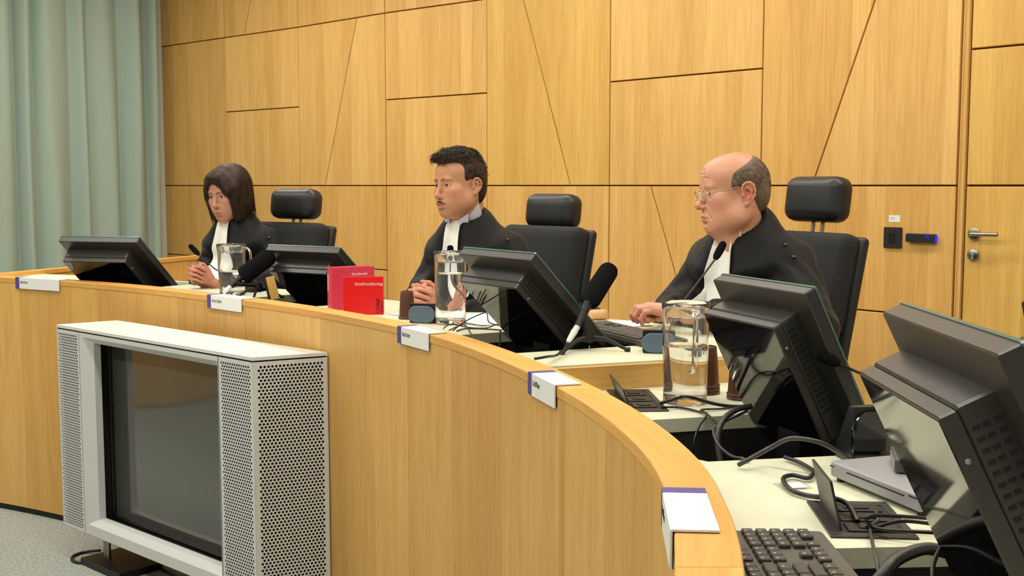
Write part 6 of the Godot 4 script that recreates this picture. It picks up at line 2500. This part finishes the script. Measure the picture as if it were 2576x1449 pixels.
func make_people() -> void:
	for e in [["skin", 0.44, 0.42], ["robe", 0.62, 0.3], ["hair", 0.5, 0.35], ["eye", 0.12, 0.5]]:
		var m := mat(e[0], Color.WHITE, e[1], 0.0, e[2])
		m.vertex_color_use_as_albedo = true
	M.skin.subsurf_scatter_enabled = true
	M.skin.subsurf_scatter_strength = 0.12
	M.robe.rim_enabled = true
	M.robe.rim = 0.15
	mat("bands", Color(0.93, 0.935, 0.91), 0.75)
	mat("collar_white", Color(0.92, 0.92, 0.90), 0.7)
	mat("collar_lilac", Color(0.76, 0.76, 0.84), 0.7)
	mat("button", Color(0.10, 0.105, 0.12), 0.25)
	var crowd := []
	crowd.append({
		"label": "seated bald man in a black robe and glasses, one hand laid over the other", "phi": 42.0, "head": Vector3(0.700, 1.503, -3.62), "lean": 0.13,
		"pitch": 4.0, "yaw": -30.0, "roll": 0.0, "scale": 1.03, "brow": Color(0.66, 0.47, 0.38), "brow_s": 0.25, "fat": 1.0, "nape": 0.05, "nape_z": 0.112, "throat": 0.152, "nose": 1.12, "ear": 1.18, "skin": Color(0.85, 0.62, 0.51), "lid": 0.0032,
		"hand_skin": Color(0.82, 0.60, 0.49), "hand_red": Color(0.83, 0.54, 0.44), "pose": "over", "clasp": Vector3(0.425, 1.102, -3.43), "clasp_turn": Vector3(0.0, -0.42, 0.0),
		"elbow_l": Vector3(0.31, 0.80, 0.17), "elbow_r": Vector3(-0.18, 0.80, 0.18), "half_w": 0.155, "bulk": 1.08, "collar": "collar_white", "bib_len": 0.33, "bib_w": 0.12, "bib_top": 0.066, "bib_up": 0.038, "gaze": -0.02, "cuff": 0.05, "cuff_r": 0.05,
		"paints": [[false, Vector3(0, 0.115, 0.0), Vector3(0.09, 0.07, 0.12), Color(0.86, 0.53, 0.43), 0.8, 0.7], [true, Vector3(0.05, -0.035, 0.06), Vector3(0.035, 0.035, 0.04), Color(0.78, 0.45, 0.37), 0.6, 0.8], [false, Vector3(0, -0.043, 0.115), Vector3(0.02, 0.02, 0.025), Color(0.80, 0.46, 0.39), 0.6, 0.8], [false, Vector3(0, -0.077, 0.10), Vector3(0.024, 0.0105, 0.018), Color(0.70, 0.41, 0.36), 0.7, 0.4], [true, Vector3(0.08, -0.01, -0.02), Vector3(0.02, 0.045, 0.04), Color(0.82, 0.48, 0.39), 0.6, 0.6]],
		"hair": hair_bald})
	crowd.append({
		"label": "seated man in a black robe with dark wavy hair, moustache and clasped hands", "phi": 56.0, "head": Vector3(-0.193, 1.525, -4.2), "lean": 0.15,
		"pitch": 2.0, "yaw": -16.0, "roll": 1.5, "brow": Color(0.24, 0.16, 0.12), "nape": 0.090, "throat": 0.146, "scale": 0.97, "skin": Color(0.79, 0.57, 0.445), "lid": 0.0046, "gape": 0.0022, "nose": 0.96,
		"pose": "clasped", "clasp": Vector3(-0.305, 1.128, -3.93), "clasp_turn": Vector3(-0.30, -0.30, 0.0), "hand_red": Color(0.80, 0.53, 0.44), "hand_skin": Color(0.78, 0.56, 0.45),
		"elbow_l": Vector3(0.30, 0.80, 0.16), "elbow_r": Vector3(-0.11, 0.80, 0.24), "half_w": 0.148, "bulk": 0.96, "collar": "collar_lilac", "bib_len": 0.36, "bib_w": 0.080, "bib_top": 0.064, "collar_h": 0.058, "shoulder": 0.255, "cuff": 0.02,
		"paints": [[false, Vector3(0, -0.077, 0.10), Vector3(0.023, 0.011, 0.018), Color(0.68, 0.40, 0.34), 0.8, 0.4], [true, Vector3(0.046, -0.03, 0.065), Vector3(0.03, 0.028, 0.035), Color(0.76, 0.49, 0.39), 0.5, 0.8], [false, Vector3(0, -0.09, 0.06), Vector3(0.075, 0.042, 0.06), Color(0.62, 0.44, 0.35), 0.35, 0.7]],
		"hair": hair_short})
	crowd.append({
		"label": "seated woman in a black robe with a dark brown bob and clasped hands", "phi": 66.0, "head": Vector3(-1.272, 1.487, -5.1), "lean": 0.2,
		"pitch": 11.0, "yaw": -3.0, "roll": 3.0, "brow": Color(0.24, 0.16, 0.13), "brow_w": 0.0050, "frown": 0.002, "nape": 0.085, "throat": 0.128, "scale": 0.96, "fem": 1.0, "skin": Color(0.76, 0.55, 0.45), "lid": 0.0042, "nose": 0.9,
		"pose": "clasped", "hand_scale": 0.86, "clasp": Vector3(-1.338, 1.140, -4.83), "clasp_turn": Vector3(-0.45, -0.2, 0.0), "hand_red": Color(0.75, 0.49, 0.41), "hand_skin": Color(0.73, 0.51, 0.42),
		"elbow_l": Vector3(0.27, 0.80, 0.20), "elbow_r": Vector3(-0.12, 0.80, 0.24), "half_w": 0.135, "bulk": 0.88, "collar": "collar_white", "bib_len": 0.36, "bib_w": 0.11, "bib_top": 0.06, "points": false, "shoulder": 0.235, "cuff": 0.10,
		"paints": [[false, Vector3(0, -0.077, 0.10), Vector3(0.022, 0.011, 0.018), Color(0.62, 0.36, 0.33), 0.8, 0.4], [true, Vector3(0.046, -0.03, 0.065), Vector3(0.03, 0.028, 0.035), Color(0.74, 0.48, 0.40), 0.5, 0.8]],
		"hair": hair_bob})
	var jobs := []
	for o in crowd:
		var t := Node3D.new()
		t.name = numbered("person")
		tag(t, o.label, "person")
		o["node"] = t
		var th := Thread.new()
		th.start(make_person.bind(o))
		jobs.append(th)
	for k in jobs.size():
		jobs[k].wait_to_finish()
		add_child(crowd[k].node)

# ------------------------------------------------------------------ build
func _ready() -> void:
	rng.seed = 7
	make_materials()
	make_view()
	make_room()
	make_curtain()
	make_bench()
	make_cabinet()
	make_counsel_table()
	make_cards()
	make_monitors()
	make_items()
	make_chairs()
	make_people()

func make_cards() -> void:
	name_card(-64.6, 0.30, "Rechter", "white Rechter name card on the bench rim before the monitor by the curtain")
	name_card(-46.4, 0.24, "Voorzitter", "white Voorzitter name card on the bench rim below the woman's jug")
	name_card(-29.4, 0.205, "Rechter", "white Rechter name card on the bench rim below the single brown cup")
	name_card(-17.35, 0.18, "Griffier", "white Griffier name card on the bench rim beside the worktop's step")
	name_card(-4.2, 0.195, "Griffier", "white name card hanging over the bench rim beside the keyboard")
